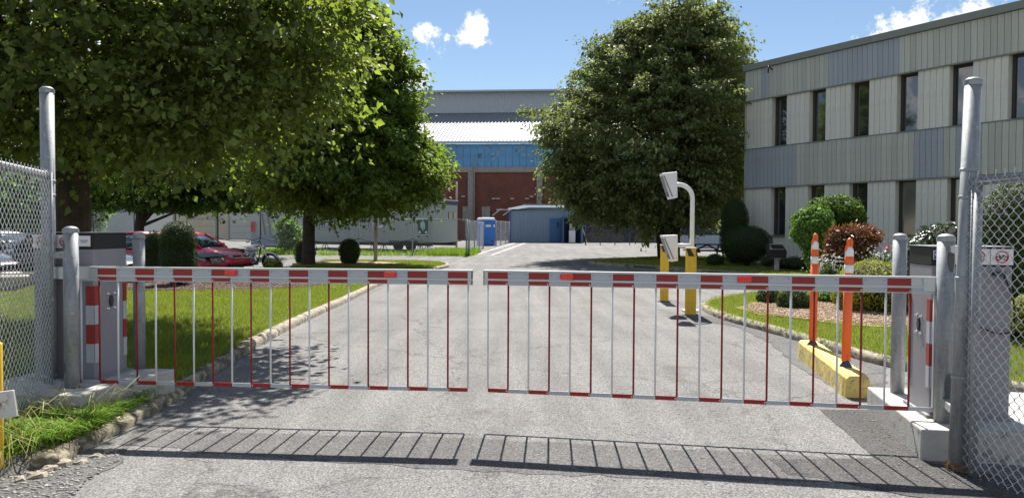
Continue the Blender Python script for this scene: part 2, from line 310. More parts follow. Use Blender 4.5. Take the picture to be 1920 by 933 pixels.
# ------------------------------------------------------------------ mesh helpers
class MB:
    def __init__(s): s.v = []; s.f = []; s.sm = []
    def add(s, vs, fs, smooth=False):
        o = len(s.v); s.v += [tuple(x) for x in vs]; s.f += [tuple(i + o for i in f) for f in fs]; s.sm += [smooth] * len(fs); return s
    def box(s, c, d, rz=0, rx=0, ry=0, taper=None):
        m = Euler((rx, ry, rz)).to_matrix(); c = Vector(c); vs = []
        for z in (-1, 1):
            tx, ty = (taper if (taper and z > 0) else (1, 1))
            for x, y in ((-1, -1), (1, -1), (1, 1), (-1, 1)):
                vs.append(c + m @ Vector((x * d[0] / 2 * tx, y * d[1] / 2 * ty, z * d[2] / 2)))
        return s.add(vs, [(3, 2, 1, 0), (4, 5, 6, 7), (0, 1, 5, 4), (1, 2, 6, 5), (2, 3, 7, 6), (3, 0, 4, 7)])
    def tube(s, pts, r, n=10, cap=True, smooth=True):
        pts = [Vector(p) for p in pts]; rs = r if isinstance(r, (list, tuple)) else [r] * len(pts)
        vs = []; fs = []; up = None
        for i, p in enumerate(pts):
            d = (pts[min(i + 1, len(pts) - 1)] - pts[max(i - 1, 0)]).normalized()
            if up is None:
                up = Vector((0, 0, 1)) if abs(d.z) < .9 else Vector((1, 0, 0))
            a = d.cross(up); a = a.normalized() if a.length > 1e-6 else d.orthogonal().normalized(); b = a.cross(d).normalized(); up = b
            for k in range(n):
                t = 2 * math.pi * k / n; vs.append(p + a * math.cos(t) * rs[i] + b * math.sin(t) * rs[i])
        for i in range(len(pts) - 1):
            for k in range(n):
                k2 = (k + 1) % n; fs.append((i * n + k, i * n + k2, (i + 1) * n + k2, (i + 1) * n + k))
        s.add(vs, fs, smooth)
        if cap:
            o = len(s.v) - len(vs)
            s.f.append(tuple(o + k for k in range(n - 1, -1, -1))); s.f.append(tuple(o + (len(pts) - 1) * n + k for k in range(n))); s.sm += [False, False]
        return s
    def lathe(s, prof, n=20, c=(0, 0, 0), smooth=True, sx=1, sy=1):
        vs = []; fs = []
        for r, z in prof:
            for k in range(n):
                t = 2 * math.pi * k / n; vs.append((c[0] + r * math.cos(t) * sx, c[1] + r * math.sin(t) * sy, c[2] + z))
        for i in range(len(prof) - 1):
            for k in range(n):
                k2 = (k + 1) % n; fs.append((i * n + k, i * n + k2, (i + 1) * n + k2, (i + 1) * n + k))
        fs.append(tuple(range(n - 1, -1, -1))); fs.append(tuple((len(prof) - 1) * n + k for k in range(n)))
        s.add(vs, fs, smooth); s.sm[-1] = False; s.sm[-2] = False; return s
    def prism(s, poly, z0, z1):
        n = len(poly); s.add([(x, y, z0) for x, y in poly] + [(x, y, z1) for x, y in poly],
                             [tuple(range(n - 1, -1, -1)), tuple(range(n, 2 * n))] + [(i, (i + 1) % n, n + (i + 1) % n, n + i) for i in range(n)]); return s
    def extr(s, poly, axis, a0, a1):
        """polygon in the plane perpendicular to axis ('x': (y,z), 'y': (x,z))"""
        f = (lambda p, a: (a, p[0], p[1])) if axis == 'x' else (lambda p, a: (p[0], a, p[1]))
        n = len(poly); s.add([f(p, a0) for p in poly] + [f(p, a1) for p in poly],
                             [tuple(range(n - 1, -1, -1)), tuple(range(n, 2 * n))] + [(i, (i + 1) % n, n + (i + 1) % n, n + i) for i in range(n)]); return s
    def torus(s, c, r, tr, axis='y', n=28, k=8, flat=1):
        vs = []; fs = []
        for i in range(n):
            a = 2 * math.pi * i / n
            for j in range(k):
                b = 2 * math.pi * j / k; rr = r + tr * math.cos(b); h = tr * flat * math.sin(b)
                x, y = rr * math.cos(a), rr * math.sin(a)
                v = {'y': (x, h, y), 'x': (h, x, y), 'z': (x, y, h)}[axis]
                vs.append((c[0] + v[0], c[1] + v[1], c[2] + v[2]))
        for i in range(n):
            for j in range(k):
                fs.append((i * k + j, ((i + 1) % n) * k + j, ((i + 1) % n) * k + (j + 1) % k, i * k + (j + 1) % k))
        return s.add(vs, fs, True)
    def mesh(s, name, m):
        me = bpy.data.meshes.new(name); me.from_pydata(s.v, [], s.f); me.polygons.foreach_set('use_smooth', s.sm)
        me.materials.append(M[m] if isinstance(m, str) else m)
        bm = bmesh.new(); bm.from_mesh(me); bmesh.ops.recalc_face_normals(bm, faces=bm.faces); bm.to_mesh(me); bm.free()
        return me
    def build(s, name, m, parent=None, bevel=0, seg=2, **kw):
        o = bpy.data.objects.new(name, s.mesh(name, m)); COL.objects.link(o)
        if parent is not None: o.parent = parent
        if bevel:
            b = o.modifiers.new('bevel', 'BEVEL'); b.width = bevel; b.segments = seg; b.limit_method = 'ANGLE'; b.angle_limit = R(35); b.harden_normals = False
        for k, v in kw.items():
            if k == 'loc': o.location = v
            elif k == 'rz': o.rotation_euler.z = v
            else: o[k] = v
        return o
def inst(o, parent, loc=(0, 0, 0), rot=(0, 0, 0), name=None):
    c = o.copy(); COL.objects.link(c); c.parent = parent; c.location = loc; c.rotation_euler = rot
    return c
def meshobj(name, me, parent=None, loc=(0, 0, 0), rot=(0, 0, 0)):
    o = bpy.data.objects.new(name, me); COL.objects.link(o); o.parent = parent; o.location = loc; o.rotation_euler = rot; return o
def thing(name, loc=(0, 0, 0), rz=0, label=None, cat=None, group=None):
    o = bpy.data.objects.new(name, None); COL.objects.link(o); o.location = loc; o.rotation_euler.z = rz; o.empty_display_size = .2
    return tag(o, label, cat, group)
def tag(o, label=None, cat=None, group=None, kind=None):
    for k, v in (('label', label), ('category', cat), ('group', group), ('kind', kind)):
        if v: o[k] = v
    return o
def kids(o): return [c for c in bpy.data.objects if c.parent == o]
def clone(o, loc, rz=0, label=None, group=None):
    c = o.copy(); COL.objects.link(c); c.location = loc; c.rotation_euler.z = rz
    if label: c['label'] = label
    for ch in kids(o):
        d = ch.copy(); COL.objects.link(d); d.parent = c
        for g in kids(ch):
            e = g.copy(); COL.objects.link(e); e.parent = d
    return c
def text_mesh(txt, size, m, name='lettering', parent=None, loc=(0, 0, 0), rot=(R(90), 0, 0), sx=1, align='CENTER', bold=0, depth=.0):
    cu = bpy.data.curves.new(name, 'FONT'); cu.body = txt; cu.size = size; cu.align_x = align; cu.align_y = 'CENTER'; cu.offset = bold; cu.extrude = depth
    to = bpy.data.objects.new(name, cu); me = bpy.data.meshes.new_from_object(to)
    bpy.data.objects.remove(to); me.materials.clear(); me.materials.append(M[m])
    o = meshobj(name, me, parent, loc, rot); o.scale = (sx, 1, 1); return o
def np_mesh(name, V, F, m, parent=None, smooth=False):
    """V (n,3), F (k,3 or 4)"""
    me = bpy.data.meshes.new(name); k = F.shape[1]
    me.vertices.add(len(V)); me.vertices.foreach_set('co', V.astype(np.float32).ravel())
    me.loops.add(F.size); me.loops.foreach_set('vertex_index', F.astype(np.int32).ravel())
    me.polygons.add(len(F)); me.polygons.foreach_set('loop_start', np.arange(0, F.size, k, dtype=np.int32))
    me.polygons.foreach_set('loop_total', np.full(len(F), k, dtype=np.int32))
    me.materials.append(M[m] if isinstance(m, str) else m); me.update(calc_edges=True)
    o = bpy.data.objects.new(name, me); COL.objects.link(o); o.parent = parent; return o
def nrm(a): return a / (np.linalg.norm(a, axis=1, keepdims=True) + 1e-9)
def leaf_mesh(name, C, A, Nn, ln, wd, m, parent=None, fold=.25):
    """leaves: centre, axis, normal, length and width arrays; each a folded pair of triangles"""
    A = nrm(A); B = nrm(np.cross(A, Nn)); U = np.cross(B, A); n = len(C)
    ln = np.broadcast_to(np.asarray(ln, float).reshape(-1, 1), (n, 1)); wd = np.broadcast_to(np.asarray(wd, float).reshape(-1, 1), (n, 1))
    v0 = C - A * ln * .5; v2 = C + A * ln * .5; mid = C - A * ln * .08 + U * wd * fold
    V = np.stack([v0, mid - B * wd * .5, v2, mid + B * wd * .5], 1).reshape(-1, 3)
    i = np.arange(n) * 4; F = np.concatenate([np.stack([i, i + 1, i + 2], 1), np.stack([i, i + 2, i + 3], 1)])
    return np_mesh(name, V, F, m, parent)
def rdir(n): return nrm(rng.normal(size=(n, 3)))

# ------------------------------------------------------------------ ground and roads
def sheet(name, m, xs, ys, dz, kind='structure'):
    mb = MB(); vs = [(x, y, gz(y) + dz) for y in ys for x in xs]; nx = len(xs)
    fs = [(j * nx + i, j * nx + i + 1, (j + 1) * nx + i + 1, (j + 1) * nx + i) for j in range(len(ys) - 1) for i in range(nx - 1)]
    mb.add(vs, fs); return tag(mb.build(name, m), kind=kind)
sheet('ground', 'ground', [-900, -60, 60, 900], [-300, 0, 28, 70, 110, 1500], -.008)
sheet('driveway', 'asphalt', [-60, -20, 0, 20, 60], [-8, 0, 10, 28, 70, 84], 0)
def slab(name, poly, h, m, below=.3, dz=0):
    me = bmesh.new(); top = [me.verts.new((x, y, gz(y) + h)) for x, y in poly]; bot = [me.verts.new((x, y, -below)) for x, y in poly]
    f = me.faces.new(top); bmesh.ops.triangulate(me, faces=[f]); n = len(poly)
    for i in range(n): me.faces.new((top[i], top[(i + 1) % n], bot[(i + 1) % n], bot[i]))
    bmesh.ops.recalc_face_normals(me, faces=me.faces)
    msh = bpy.data.meshes.new(name); me.to_mesh(msh); me.free(); msh.materials.append(M[m])
    o = bpy.data.objects.new(name, msh); COL.objects.link(o); return tag(o, kind='structure')
def smooth_path(pts, step=.25):
    out = []; P_ = [Vector(p) for p in pts]; n = len(P_)
    for i in range(n - 1):
        p0, p1, p2, p3 = P_[max(i - 1, 0)], P_[i], P_[i + 1], P_[min(i + 2, n - 1)]
        k = max(1, int((p2 - p1).length / step))
        for j in range(k):
            t = j / k; out.append(.5 * ((2 * p1) + (-p0 + p2) * t + (2 * p0 - 5 * p1 + 4 * p2 - p3) * t * t + (-p0 + 3 * p1 - 3 * p2 + p3) * t ** 3))
    out.append(P_[-1]); return out
def kerb(name, pts, w, h, m, jit=.012, side=1, step=.12):
    path = smooth_path(pts, step); mb = MB(); vs = []; fs = []
    prof = [(0, -.1), (-.01, h * .55), (.02, h * .9), (.05, h), (w - .04, h), (w - .01, h * .93), (w, -.1)]
    k = len(prof); g = random.Random(3)
    p2 = []; every = max(6, int(1.6 / step))
    for i, p in enumerate(path):      # a narrow sunk joint every 1.6 m
        if i and i % every == 0 and i < len(path) - 1:
            d = (path[i + 1] - path[i - 1]).normalized(); p2 += [(p - d * .012, 0), (p - d * .006, 1), (p + d * .006, 1), (p + d * .012, 0)]
        else: p2.append((p, 0))
    sunk = [q[1] for q in p2]; path = [q[0] for q in p2]
    for i, p in enumerate(path):
        d = (path[min(i + 1, len(path) - 1)] - path[max(i - 1, 0)]).normalized(); nn = Vector((-d.y, d.x)) * side
        j1 = math.sin(p.y * 2.1 + p.x) * jit * .6
        for (o, z) in prof:
            oo = o + j1 + g.uniform(-jit, jit) * .8; zz = z - sunk[i] * .03 * (z > 0) + (g.uniform(-jit, jit) * .6 if z > 0 else 0)
            vs.append((p.x + nn.x * oo, p.y + nn.y * oo, gz(p.y) + zz))
    for i in range(len(path) - 1):
        for a in range(k - 1): fs.append((i * k + a, i * k + a + 1, (i + 1) * k + a + 1, (i + 1) * k + a))
    fs.append(tuple(range(k))); fs.append(tuple((len(path) - 1) * k + a for a in range(k - 1, -1, -1)))
    mb.add(vs, fs, True); return tag(mb.build(name, m), kind='structure')

lawnL_edge = [(-3.05, 5.2), (-3.07, 5.94), (-3.16, 7.25), (-3.42, 9.7), (-3.55, 12.8), (-3.6, 16.3), (-3.72, 22), (-3.3, 27), (-2.75, 30.3), (-2.65, 31.6), (-3.1, 33.4), (-4.5, 34.4)]
lawnL = [(x - .12, y) for x, y in lawnL_edge] + [(-8.6, 34.6), (-8.5, 27.0), (-8.9, 23.0), (-12.4, 22.0), (-12.3, 19), (-11.5, 17.3), (-30, 16.8), (-30, 4.5), (-3.7, 4.7)]
slab('left_lawn', lawnL, .09, 'soil_grass')
kerb('left_kerb_worn', [(-3.02, 4.95)] + lawnL_edge[:4], .17, .085, 'kerb_yellow', .026, 1, .07)
kerb('left_kerb', lawnL_edge[3:], .16, .115, 'kerb', .007, 1, .12)
isl_front = [(3.98, 15.6), (3.80, 14.4), (3.85, 13.1), (4.0, 12.2), (4.17, 10.95), (4.27, 9.9), (4.48, 8.75), (4.97, 7.4), (5.8, 6.7), (8.5, 6.3), (16, 6.0)]
isl_back = [(9.0, 21.0), (6.5, 19), (4.6, 16.8), (3.98, 15.6)]
slab('island_lawn', [(x + .1, y) for x, y in isl_front] + [(24, 6.0), (24, 15), (14, 20.5)] + isl_back[:-1], .09, 'soil_grass')
kerb('island_kerb', isl_back[::1] + isl_front[1:], .15, .11, 'kerb', .008, 1, .12)
far_front = [(9.6, 21.6), (9.2, 24), (8.3, 26.3), (7.1, 28.4), (6, 30.2), (5.1, 31.5), (3.7, 33.1), (3.5, 34), (3.9, 35), (5, 36.9), (7.8, 39.4)]
slab('building_lawn', far_front + [(10.4, 40), (24, 40), (24, 14), (14, 20)], .10, 'soil_grass')
kerb('far_kerb', far_front[::-1], .2, .13, 'kerb', .008, 1)
mbv = MB(); vv = [(-3.17, 5.3, .10), (-3.05, 5.08, 0), (-3.5, 4.72, .09), (-3.35, 4.50, 0), (-4.2, 4.56, .09), (-4.2, 4.28, 0), (-8, 4.52, .09), (-8, 4.2, 0), (-30, 4.52, .09), (-30, 4.1, 0)]
mbv.add(vv, [(2 * i, 2 * i + 1, 2 * i + 3, 2 * i + 2) for i in range(4)]); tag(mbv.build('verge_slope', 'gravel'), kind='structure')
# mulch beds
def bed(name, cx, cy, rx, ry, h, m, n=26, seed=1):
    g = random.Random(seed); poly = []
    for i in range(n):
        a = 2 * math.pi * i / n; k = 1 + g.uniform(-.08, .08); poly.append((cx + rx * k * math.cos(a), cy + ry * k * math.sin(a)))
    return slab(name, poly, h, m, below=.1)
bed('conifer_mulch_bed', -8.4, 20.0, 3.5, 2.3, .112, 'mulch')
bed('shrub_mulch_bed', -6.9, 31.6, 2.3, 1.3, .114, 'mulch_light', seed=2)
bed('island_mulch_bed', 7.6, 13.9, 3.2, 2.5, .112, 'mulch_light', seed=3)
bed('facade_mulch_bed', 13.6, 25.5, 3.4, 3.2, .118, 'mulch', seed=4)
# dark asphalt patches in the drive
def patch(name, pts, dz, m, jit=.05, seed=0):
    g = random.Random(seed); poly = []
    for i, p in enumerate(pts):
        q = Vector(pts[(i + 1) % len(pts)]); p = Vector(p); k = max(2, int((q - p).length / .15))
        for j in range(k):
            a = p.lerp(q, j / k); poly.append((a.x + g.uniform(-jit, jit), a.y + g.uniform(-jit, jit)))
    me = bmesh.new(); f = me.faces.new([me.verts.new((x, y, gz(y) + dz)) for x, y in poly]); bmesh.ops.triangulate(me, faces=[f])
    msh = bpy.data.meshes.new(name); me.to_mesh(msh); me.free(); msh.materials.append(M[m]); o = bpy.data.objects.new(name, msh); COL.objects.link(o); return tag(o, kind='structure')
def gp(pts): return [tuple(G(*p)[:2]) for p in pts]
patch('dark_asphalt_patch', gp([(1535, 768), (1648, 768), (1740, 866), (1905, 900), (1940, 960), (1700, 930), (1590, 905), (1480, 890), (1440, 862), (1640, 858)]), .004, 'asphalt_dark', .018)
M['asphalt_mid'] = asphalt_mat('asphalt_mid', .095, .165, .12)
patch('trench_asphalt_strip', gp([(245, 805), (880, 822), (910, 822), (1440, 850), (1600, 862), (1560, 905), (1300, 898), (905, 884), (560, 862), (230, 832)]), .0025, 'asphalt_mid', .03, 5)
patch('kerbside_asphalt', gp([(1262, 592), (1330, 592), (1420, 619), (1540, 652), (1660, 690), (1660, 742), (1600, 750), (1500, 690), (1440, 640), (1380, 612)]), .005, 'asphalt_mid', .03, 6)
patch('gravel_shoulder', gp([(-60, 905), (60, 885), (125, 872), (160, 862), (235, 838), (225, 862), (160, 905), (110, 960), (-60, 980)]), .004, 'asphalt_mid', .05, 7)
# painted lines
def pline(name, a, b, w):
    a = G(*a); b = G(*b); a2 = Vector((a.x, a.y)); b2 = Vector((b.x, b.y)); d = (b2 - a2).normalized(); n = Vector((-d.y, d.x)) * w / 2; mb = MB(); vs = []; k = 12
    for i in range(k + 1):
        p = a2.lerp(b2, i / k)
        for s_ in (-1, 1): q = p + n * s_; vs.append((q.x, q.y, gz(q.y) + .006))
    mb.add(vs, [(2 * i, 2 * i + 1, 2 * i + 3, 2 * i + 2) for i in range(k)]); return tag(mb.build(name, 'line'), kind='structure')
pline('parking_line', (896, 476), (966, 455), .14); pline('parking_line', (922, 478), (987, 454.5), .14); pline('parking_line', (905, 479), (1240, 486), .12)

# ------------------------------------------------------------------ grass
def inside(poly, X, Y):
    n = len(poly); r = np.zeros(len(X), bool); j = n - 1
    for i in range(n):
        xi, yi = poly[i]; xj, yj = poly[j]
        c = ((yi > Y) != (yj > Y)) & (X < (xj - xi) * (Y - yi) / (yj - yi + 1e-12) + xi); r ^= c; j = i
    return r
def blades(name, X, Y, z0, h, w, m, lean=.35, seg2=False):
    n = len(X); a = rng.uniform(0, 2 * np.pi, n); hh = h * rng.uniform(.6, 1.35, n); ww = w * rng.uniform(.7, 1.3, n)
    ld = rng.uniform(0, 2 * np.pi, n); la = hh * lean * rng.uniform(.2, 1.6, n)
    z = z0 if np.ndim(z0) else np.full(n, z0)
    bx, by = np.cos(a) * ww / 2, np.sin(a) * ww / 2; lx, ly = np.cos(ld) * la, np.sin(ld) * la
    if not seg2:
        V = np.stack([np.stack([X - bx, Y - by, z], 1), np.stack([X + bx, Y + by, z], 1), np.stack([X + lx, Y + ly, z + hh], 1)], 1).reshape(-1, 3)
        i = np.arange(n) * 3; F = np.stack([i, i + 1, i + 2], 1)
    else:
        m1 = np.stack([X + lx * .3, Y + ly * .3, z + hh * .6], 1); off = np.stack([bx, by, 0 * bx], 1)
        m2 = np.stack([X + lx * 1.0, Y + ly * 1.0, z + hh * .9], 1); tip = np.stack([X + lx * 1.9, Y + ly * 1.9, z + hh * .72], 1)
        b0 = np.stack([X, Y, z], 1)
        V = np.stack([b0 - off, b0 + off, m1 - off * 1.1, m1 + off * 1.1, m2 - off * .8, m2 + off * .8, tip], 1).reshape(-1, 3)
        i = np.arange(n) * 7
        F = np.concatenate([np.stack([i + a_, i + b_, i + c_], 1) for a_, b_, c_ in ((0, 1, 3), (0, 3, 2), (2, 3, 5), (2, 5, 4), (4, 5, 6))])
    return tag(np_mesh(name, V, F, m), kind='stuff')
def lawn_points(poly, n, y0, y1, x0, x1, powr=1.0, excl=()):
    X = rng.uniform(x0, x1, n); Y = y0 + (y1 - y0) * rng.uniform(0, 1, n) ** powr
    k = inside(poly, X, Y)
    for (cx, cy, rx, ry) in excl: k &= ((X - cx) / rx) ** 2 + ((Y - cy) / ry) ** 2 > 1
    # keep only what the frame or a step beside it can see
    k &= (np.abs(X) < .75 * Y + 1.0)
    return X[k], Y[k]
gzv = np.vectorize(gz)
padL_ex = (-3.9, 6.25, .75, .5)
X, Y = lawn_points(lawnL, 330000, 6.7, 19, -14, -3.1, 1.35, [(-8.4, 20.0, 3.4, 2.2), (-4.2, 6.45, 1.1, .55)])
tag(blades('left_lawn_grass', X, Y, .09, .055, .008, 'grass'), 'short green lawn grass left of the drive, half in tree shade', 'grass')
X, Y = lawn_points(lawnL, 60000, 19, 34.5, -10, -2.5, 1, [(-8.4, 20.0, 3.4, 2.2), (-6.9, 31.6, 2.2, 1.2)])
tag(blades('far_left_grass', X, Y, .09 + gzv(Y), .06, .02, 'grass'), 'short lawn grass around the round clipped shrubs beyond the left boom', 'grass')
islp = isl_front + [(24, 6.0), (24, 15), (14, 20.5)] + isl_back[:-1]
X, Y = lawn_points(islp, 230000, 7.0, 19.5, 3.8, 14, 1.2, [(7.6, 13.9, 3.1, 2.4)])
tag(blades('island_lawn_grass', X, Y, .09, .06, .009, 'grass'), 'bright lawn grass on the right island behind the orange posts', 'grass')
X, Y = lawn_points(far_front + [(10.4, 40), (24, 40), (24, 14), (14, 20)], 60000, 20, 40, 3.5, 15, 1, [(13.6, 25.5, 3.3, 3.1)])
tag(blades('building_lawn_grass', X, Y, .10 + gzv(Y), .06, .02, 'grass'), 'mown grass under the large right tree and before the grey building', 'grass')
# weedy verge at bottom left
vp = [(-3.12, 5.25), (-3.18, 5.95), (-3.26, 6.7), (-3.45, 7.0), (-4.6, 6.9), (-5.5, 6.0), (-5.5, 4.35), (-3.75, 4.6)]
X, Y = lawn_points(vp, 130000, 4.3, 7.0, -5.5, -3.05, 1)
k = ~((X > -4.7) & (X < -3.25 + (Y - 5.8) * .2) & (Y > 5.8) & (Y < 6.8)); X, Y = X[k], Y[k]
cl = .5 + .5 * np.sin(X * 5.1 + 1) * np.sin(Y * 6.3)
kk = rng.uniform(0, 1, len(X)) < .3 + .6 * cl; X, Y = X[kk][:34000], Y[kk][:34000]
tag(blades('verge_weeds', X, Y, .08, .12, .007, 'grass_weed', .8, True), 'tall unmown weeds on the verge at the foot of the left fence', 'weeds')
X = rng.uniform(-6, -2.95, 22000); Y = rng.uniform(4.1, 6.8, 22000)
edge = np.interp(Y, [4.1, 4.4, 4.9, 5.3, 6.0, 7.0], [-4.3, -3.75, -3.22, -3.10, -3.13, -3.2])
k = (X < edge) & ((X > edge - .28) | (Y < 4.95)) & (rng.uniform(0, 1, len(X)) < .55 + .45 * np.sin(X * 13) * np.sin(Y * 11)); X, Y = X[k], Y[k]
tag(blades('verge_edge_weeds', X, Y, np.clip((Y - 4.15) * .12, 0, .09), .10, .007, 'grass_weed', 1.1, True), 'weeds spilling over the broken kerb end at bottom left', 'weeds')
X = rng.normal(-3.7, .5, 500); Y = rng.normal(5.2, .5, 500); k = (X < -3.15) & (Y > 4.5) & (Y < 6.0)
tag(blades('tall_seed_stalks', X[k], Y[k], .08, .26, .006, 'straw', .7, True), 'a few taller straw coloured stalks standing in the verge weeds', 'weeds')
# weeds by the trailer
X = rng.uniform(-15, -1.6, 26000); Y = rng.uniform(40.8, 46, 26000)
k = (X < -2.2 + (Y - 41) * .06) & ((Y < 42.3) | (X > -5.6)) & ((X > -4.6) | (rng.uniform(0, 1, len(X)) < .22)); X, Y = X[k], Y[k]
tag(blades('fence_line_weeds', X, Y, gzv(Y), .3, .035, 'grass_weed', .4), 'rough sunlit weeds along the far fence below the trailer', 'weeds')
X = rng.uniform(-30, -13, 16000); Y = rng.uniform(42, 46, 16000)
tag(blades('far_left_weeds', X, Y, gzv(Y), .22, .04, 'grass_weed', .4), 'rough weeds behind the motorcycle along the far fence', 'weeds')
# dry stones on the shoulder and chips in the beds
def pebbles(name, X, Y, z, s, m, label, cat):
    n = len(X); base = np.array([(1, 0, 0), (-1, 0, 0), (0, 1, 0), (0, -1, 0), (0, 0, 1), (0, 0, -.3)], float)
    F0 = np.array([(0, 2, 4), (2, 1, 4), (1, 3, 4), (3, 0, 4), (2, 0, 5), (1, 2, 5), (3, 1, 5), (0, 3, 5)])
    sc = np.stack([s * rng.uniform(.5, 1.6, n), s * rng.uniform(.4, 1.1, n), s * rng.uniform(.25, .6, n)], 1); a = rng.uniform(0, 6.28, n)
    V = base[None] * sc[:, None] * rng.uniform(.75, 1.2, (n, 6, 1)); c, s_ = np.cos(a)[:, None], np.sin(a)[:, None]
    V = np.stack([V[..., 0] * c - V[..., 1] * s_, V[..., 0] * s_ + V[..., 1] * c, V[..., 2]], 2) + np.stack([X, Y, np.broadcast_to(z, n)], 1)[:, None]
    F = (F0[None] + (np.arange(n) * 6)[:, None, None]).reshape(-1, 3)
    return tag(np_mesh(name, V.reshape(-1, 3), F, m), label, cat, kind='stuff')
sh = gp([(-60, 905), (60, 885), (125, 872), (160, 862), (235, 838), (225, 862), (160, 905), (110, 960), (-60, 980)])
X = rng.uniform(-4.5, -2.2, 5200); Y = rng.uniform(3.6, 6.1, 5200); k = inside(sh, X, Y) & (rng.uniform(0, 1, 5200) < .8); pebbles('shoulder_stones', X[k], Y[k], .004, .018, 'stone', 'loose grey stones where the left verge meets the drive', 'gravel')
X = rng.uniform(-4.5, 4.5, 1500); Y = rng.uniform(3.6, 13, 1500); pebbles('road_grit', X, Y, .002, .0065, 'stone', 'scattered grit on the asphalt drive around the boom gates', 'grit')
X = rng.uniform(2.0, 3.4, 500); Y = rng.uniform(4.4, 6.6, 500); k = inside(gp([(1580, 768), (1648, 775), (1730, 868), (1900, 905), (1860, 930), (1700, 905)]), X, Y)
pebbles('patch_grit', X[k], Y[k], .005, .011, 'stone', 'pale grit on the dark patch beside the right concrete base', 'grit')
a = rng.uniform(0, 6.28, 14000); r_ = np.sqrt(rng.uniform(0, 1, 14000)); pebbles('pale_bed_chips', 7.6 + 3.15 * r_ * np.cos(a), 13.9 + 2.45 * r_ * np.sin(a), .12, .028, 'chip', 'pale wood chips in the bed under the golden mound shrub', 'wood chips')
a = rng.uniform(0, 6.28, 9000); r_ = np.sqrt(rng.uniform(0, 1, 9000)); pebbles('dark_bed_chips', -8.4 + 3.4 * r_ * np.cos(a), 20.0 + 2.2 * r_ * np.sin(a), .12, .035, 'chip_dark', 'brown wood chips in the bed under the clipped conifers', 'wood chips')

for i_, (px, py, r_) in enumerate(((118, 872, .07), (150, 868, .05), (95, 880, .055), (70, 893, .06), (180, 856, .045), (35, 900, .05), (205, 846, .04))):
    q = G(px, py); g = random.Random(i_); mb = MB(); mb.lathe([(r_ * .7, 0), (r_, r_ * .2), (r_ * .8, r_ * .5), (r_ * .3, r_ * .62)], 8, smooth=False); mb.v = [(x * g.uniform(.75, 1.25), y * g.uniform(.7, 1.2), z * g.uniform(.8, 1.2)) for x, y, z in mb.v]
    tag(mb.build('kerb_chunk', 'kerb', loc=(q.x, q.y, -.005), rz=g.uniform(0, 3)), 'broken kerb piece at bottom left, ' + ['the largest, under the kerb end', 'the one just right of the largest piece', 'the third from the left', 'the second from the left', 'the one second from the right', 'the leftmost', 'the rightmost and smallest, by the kerb face'][i_], 'rubble', 'broken kerb pieces at bottom left')

# ------------------------------------------------------------------ large buildings
def corr(name, w, h, pitch, depth, m, parent, loc, rot=(0, 0, 0)):
    """ribbed metal sheet: x across, z up, ribs standing towards -y"""
    mb = MB(); n = int(w / pitch); vs = []; fs = []
    for i in range(n):
        x = i * pitch
        for xx, y in ((x, 0), (x + pitch * .55, 0), (x + pitch * .65, -depth), (x + pitch * .9, -depth)): vs += [(xx, y, 0), (xx, y, h)]
    vs += [(n * pitch, 0, 0), (n * pitch, 0, h)]
    for i in range(len(vs) // 2 - 1): fs.append((2 * i, 2 * i + 2, 2 * i + 3, 2 * i + 1))
    mb.add(vs, fs); o = mb.build(name, m, parent); o.location = loc; o.rotation_euler = rot; return o
# industrial hall
hall = thing('industrial_hall', (0, 85, .475), R(-5), 'large red brick and blue panelled industrial hall with stepped metal roofs behind the yard', 'factory hall')
HX0, HX1 = -56, 46
MB().box(((HX0 + HX1) / 2, 6, 3.6), (HX1 - HX0, 12, 8.1)).build('brick_wall', 'brick', hall)
MB().box(((HX0 + HX1) / 2, 5.9, 7.95), (HX1 - HX0 + .1, 12.1, .6)).build('concrete_beam', 'concrete_old', hall)
MB().box(((HX0 + HX1) / 2, 6.1, 9.5), (HX1 - HX0 - .1, 11.9, 2.6)).build('upper_wall', 'wall_backing', hall)
pl = MB().box((0, 0, 3.8), (.62, .5, 7.7)).mesh('pilaster', 'concrete_old')
for k in range(-6, 6): meshobj('pilaster', pl, hall, (-4.75 + 7.85 * k, -.05, .02))
bp_ = MB().box((0, 0, 1.3), (.77, .06, 2.62)).mesh('blue_panel', 'hall_blue')
k = 0; x = HX0 + .4
while x < HX1:
    meshobj('blue_panel', bp_, hall, (x, .1 + rnd.uniform(-.012, .012), 8.27 + rnd.uniform(-.01, .01))); x += .8
hp = MB()
for _ in range(60): hp.box((rnd.uniform(-14, 12), .055, rnd.uniform(8.5, 10.6)), (rnd.uniform(.2, .7), .02, rnd.uniform(.15, .6)))
hp.build('faded_panel_patches', 'hall_blue_patch', hall, kind='stuff')
MB().box(((HX0 + HX1) / 2, -.35, 11.02), (HX1 - HX0 + .6, .5, .22)).build('gutter', 'corr_grey', hall)
sl_ = math.atan2(5.25, 13); lr = corr('lower_roof', HX1 - HX0, math.hypot(5.25, 13), .42, .1, 'corr_white', hall, (HX0, -.4, 11.12)); lr.rotation_euler = (-(R(90) - sl_), 0, 0)
MB().box(((HX0 + HX1) / 2, 12.3, 16.36), (HX1 - HX0, .25, .14)).build('ledge', 'corr_grey', hall)
corr('attic_wall', HX1 - HX0, 2.75, .3, .05, 'corr_grey', hall, (HX0, 12.2, 16.3))
MB().box(((HX0 + HX1) / 2, 18, 16.6), (HX1 - HX0 - .2, 11, 4.6)).build('attic_block', 'wall_backing', hall)
ur = corr('upper_roof', HX1 - HX0 + .8, 7, .42, .1, 'corr_white', hall, (HX0 - .4, 11.2, 19.0)); ur.rotation_euler = (-(R(90) - R(9)), 0, 0)
MB().box(((HX0 + HX1) / 2, 11.25, 18.97), (HX1 - HX0 + .8, .12, .2)).build('eave_trim', 'corr_grey', hall)
for x in (-5.2, -3.0):
    MB().box((x, -.03, 2.9), (.95, .12, 1.7)).build('boarded_window', 'concrete_old', hall)
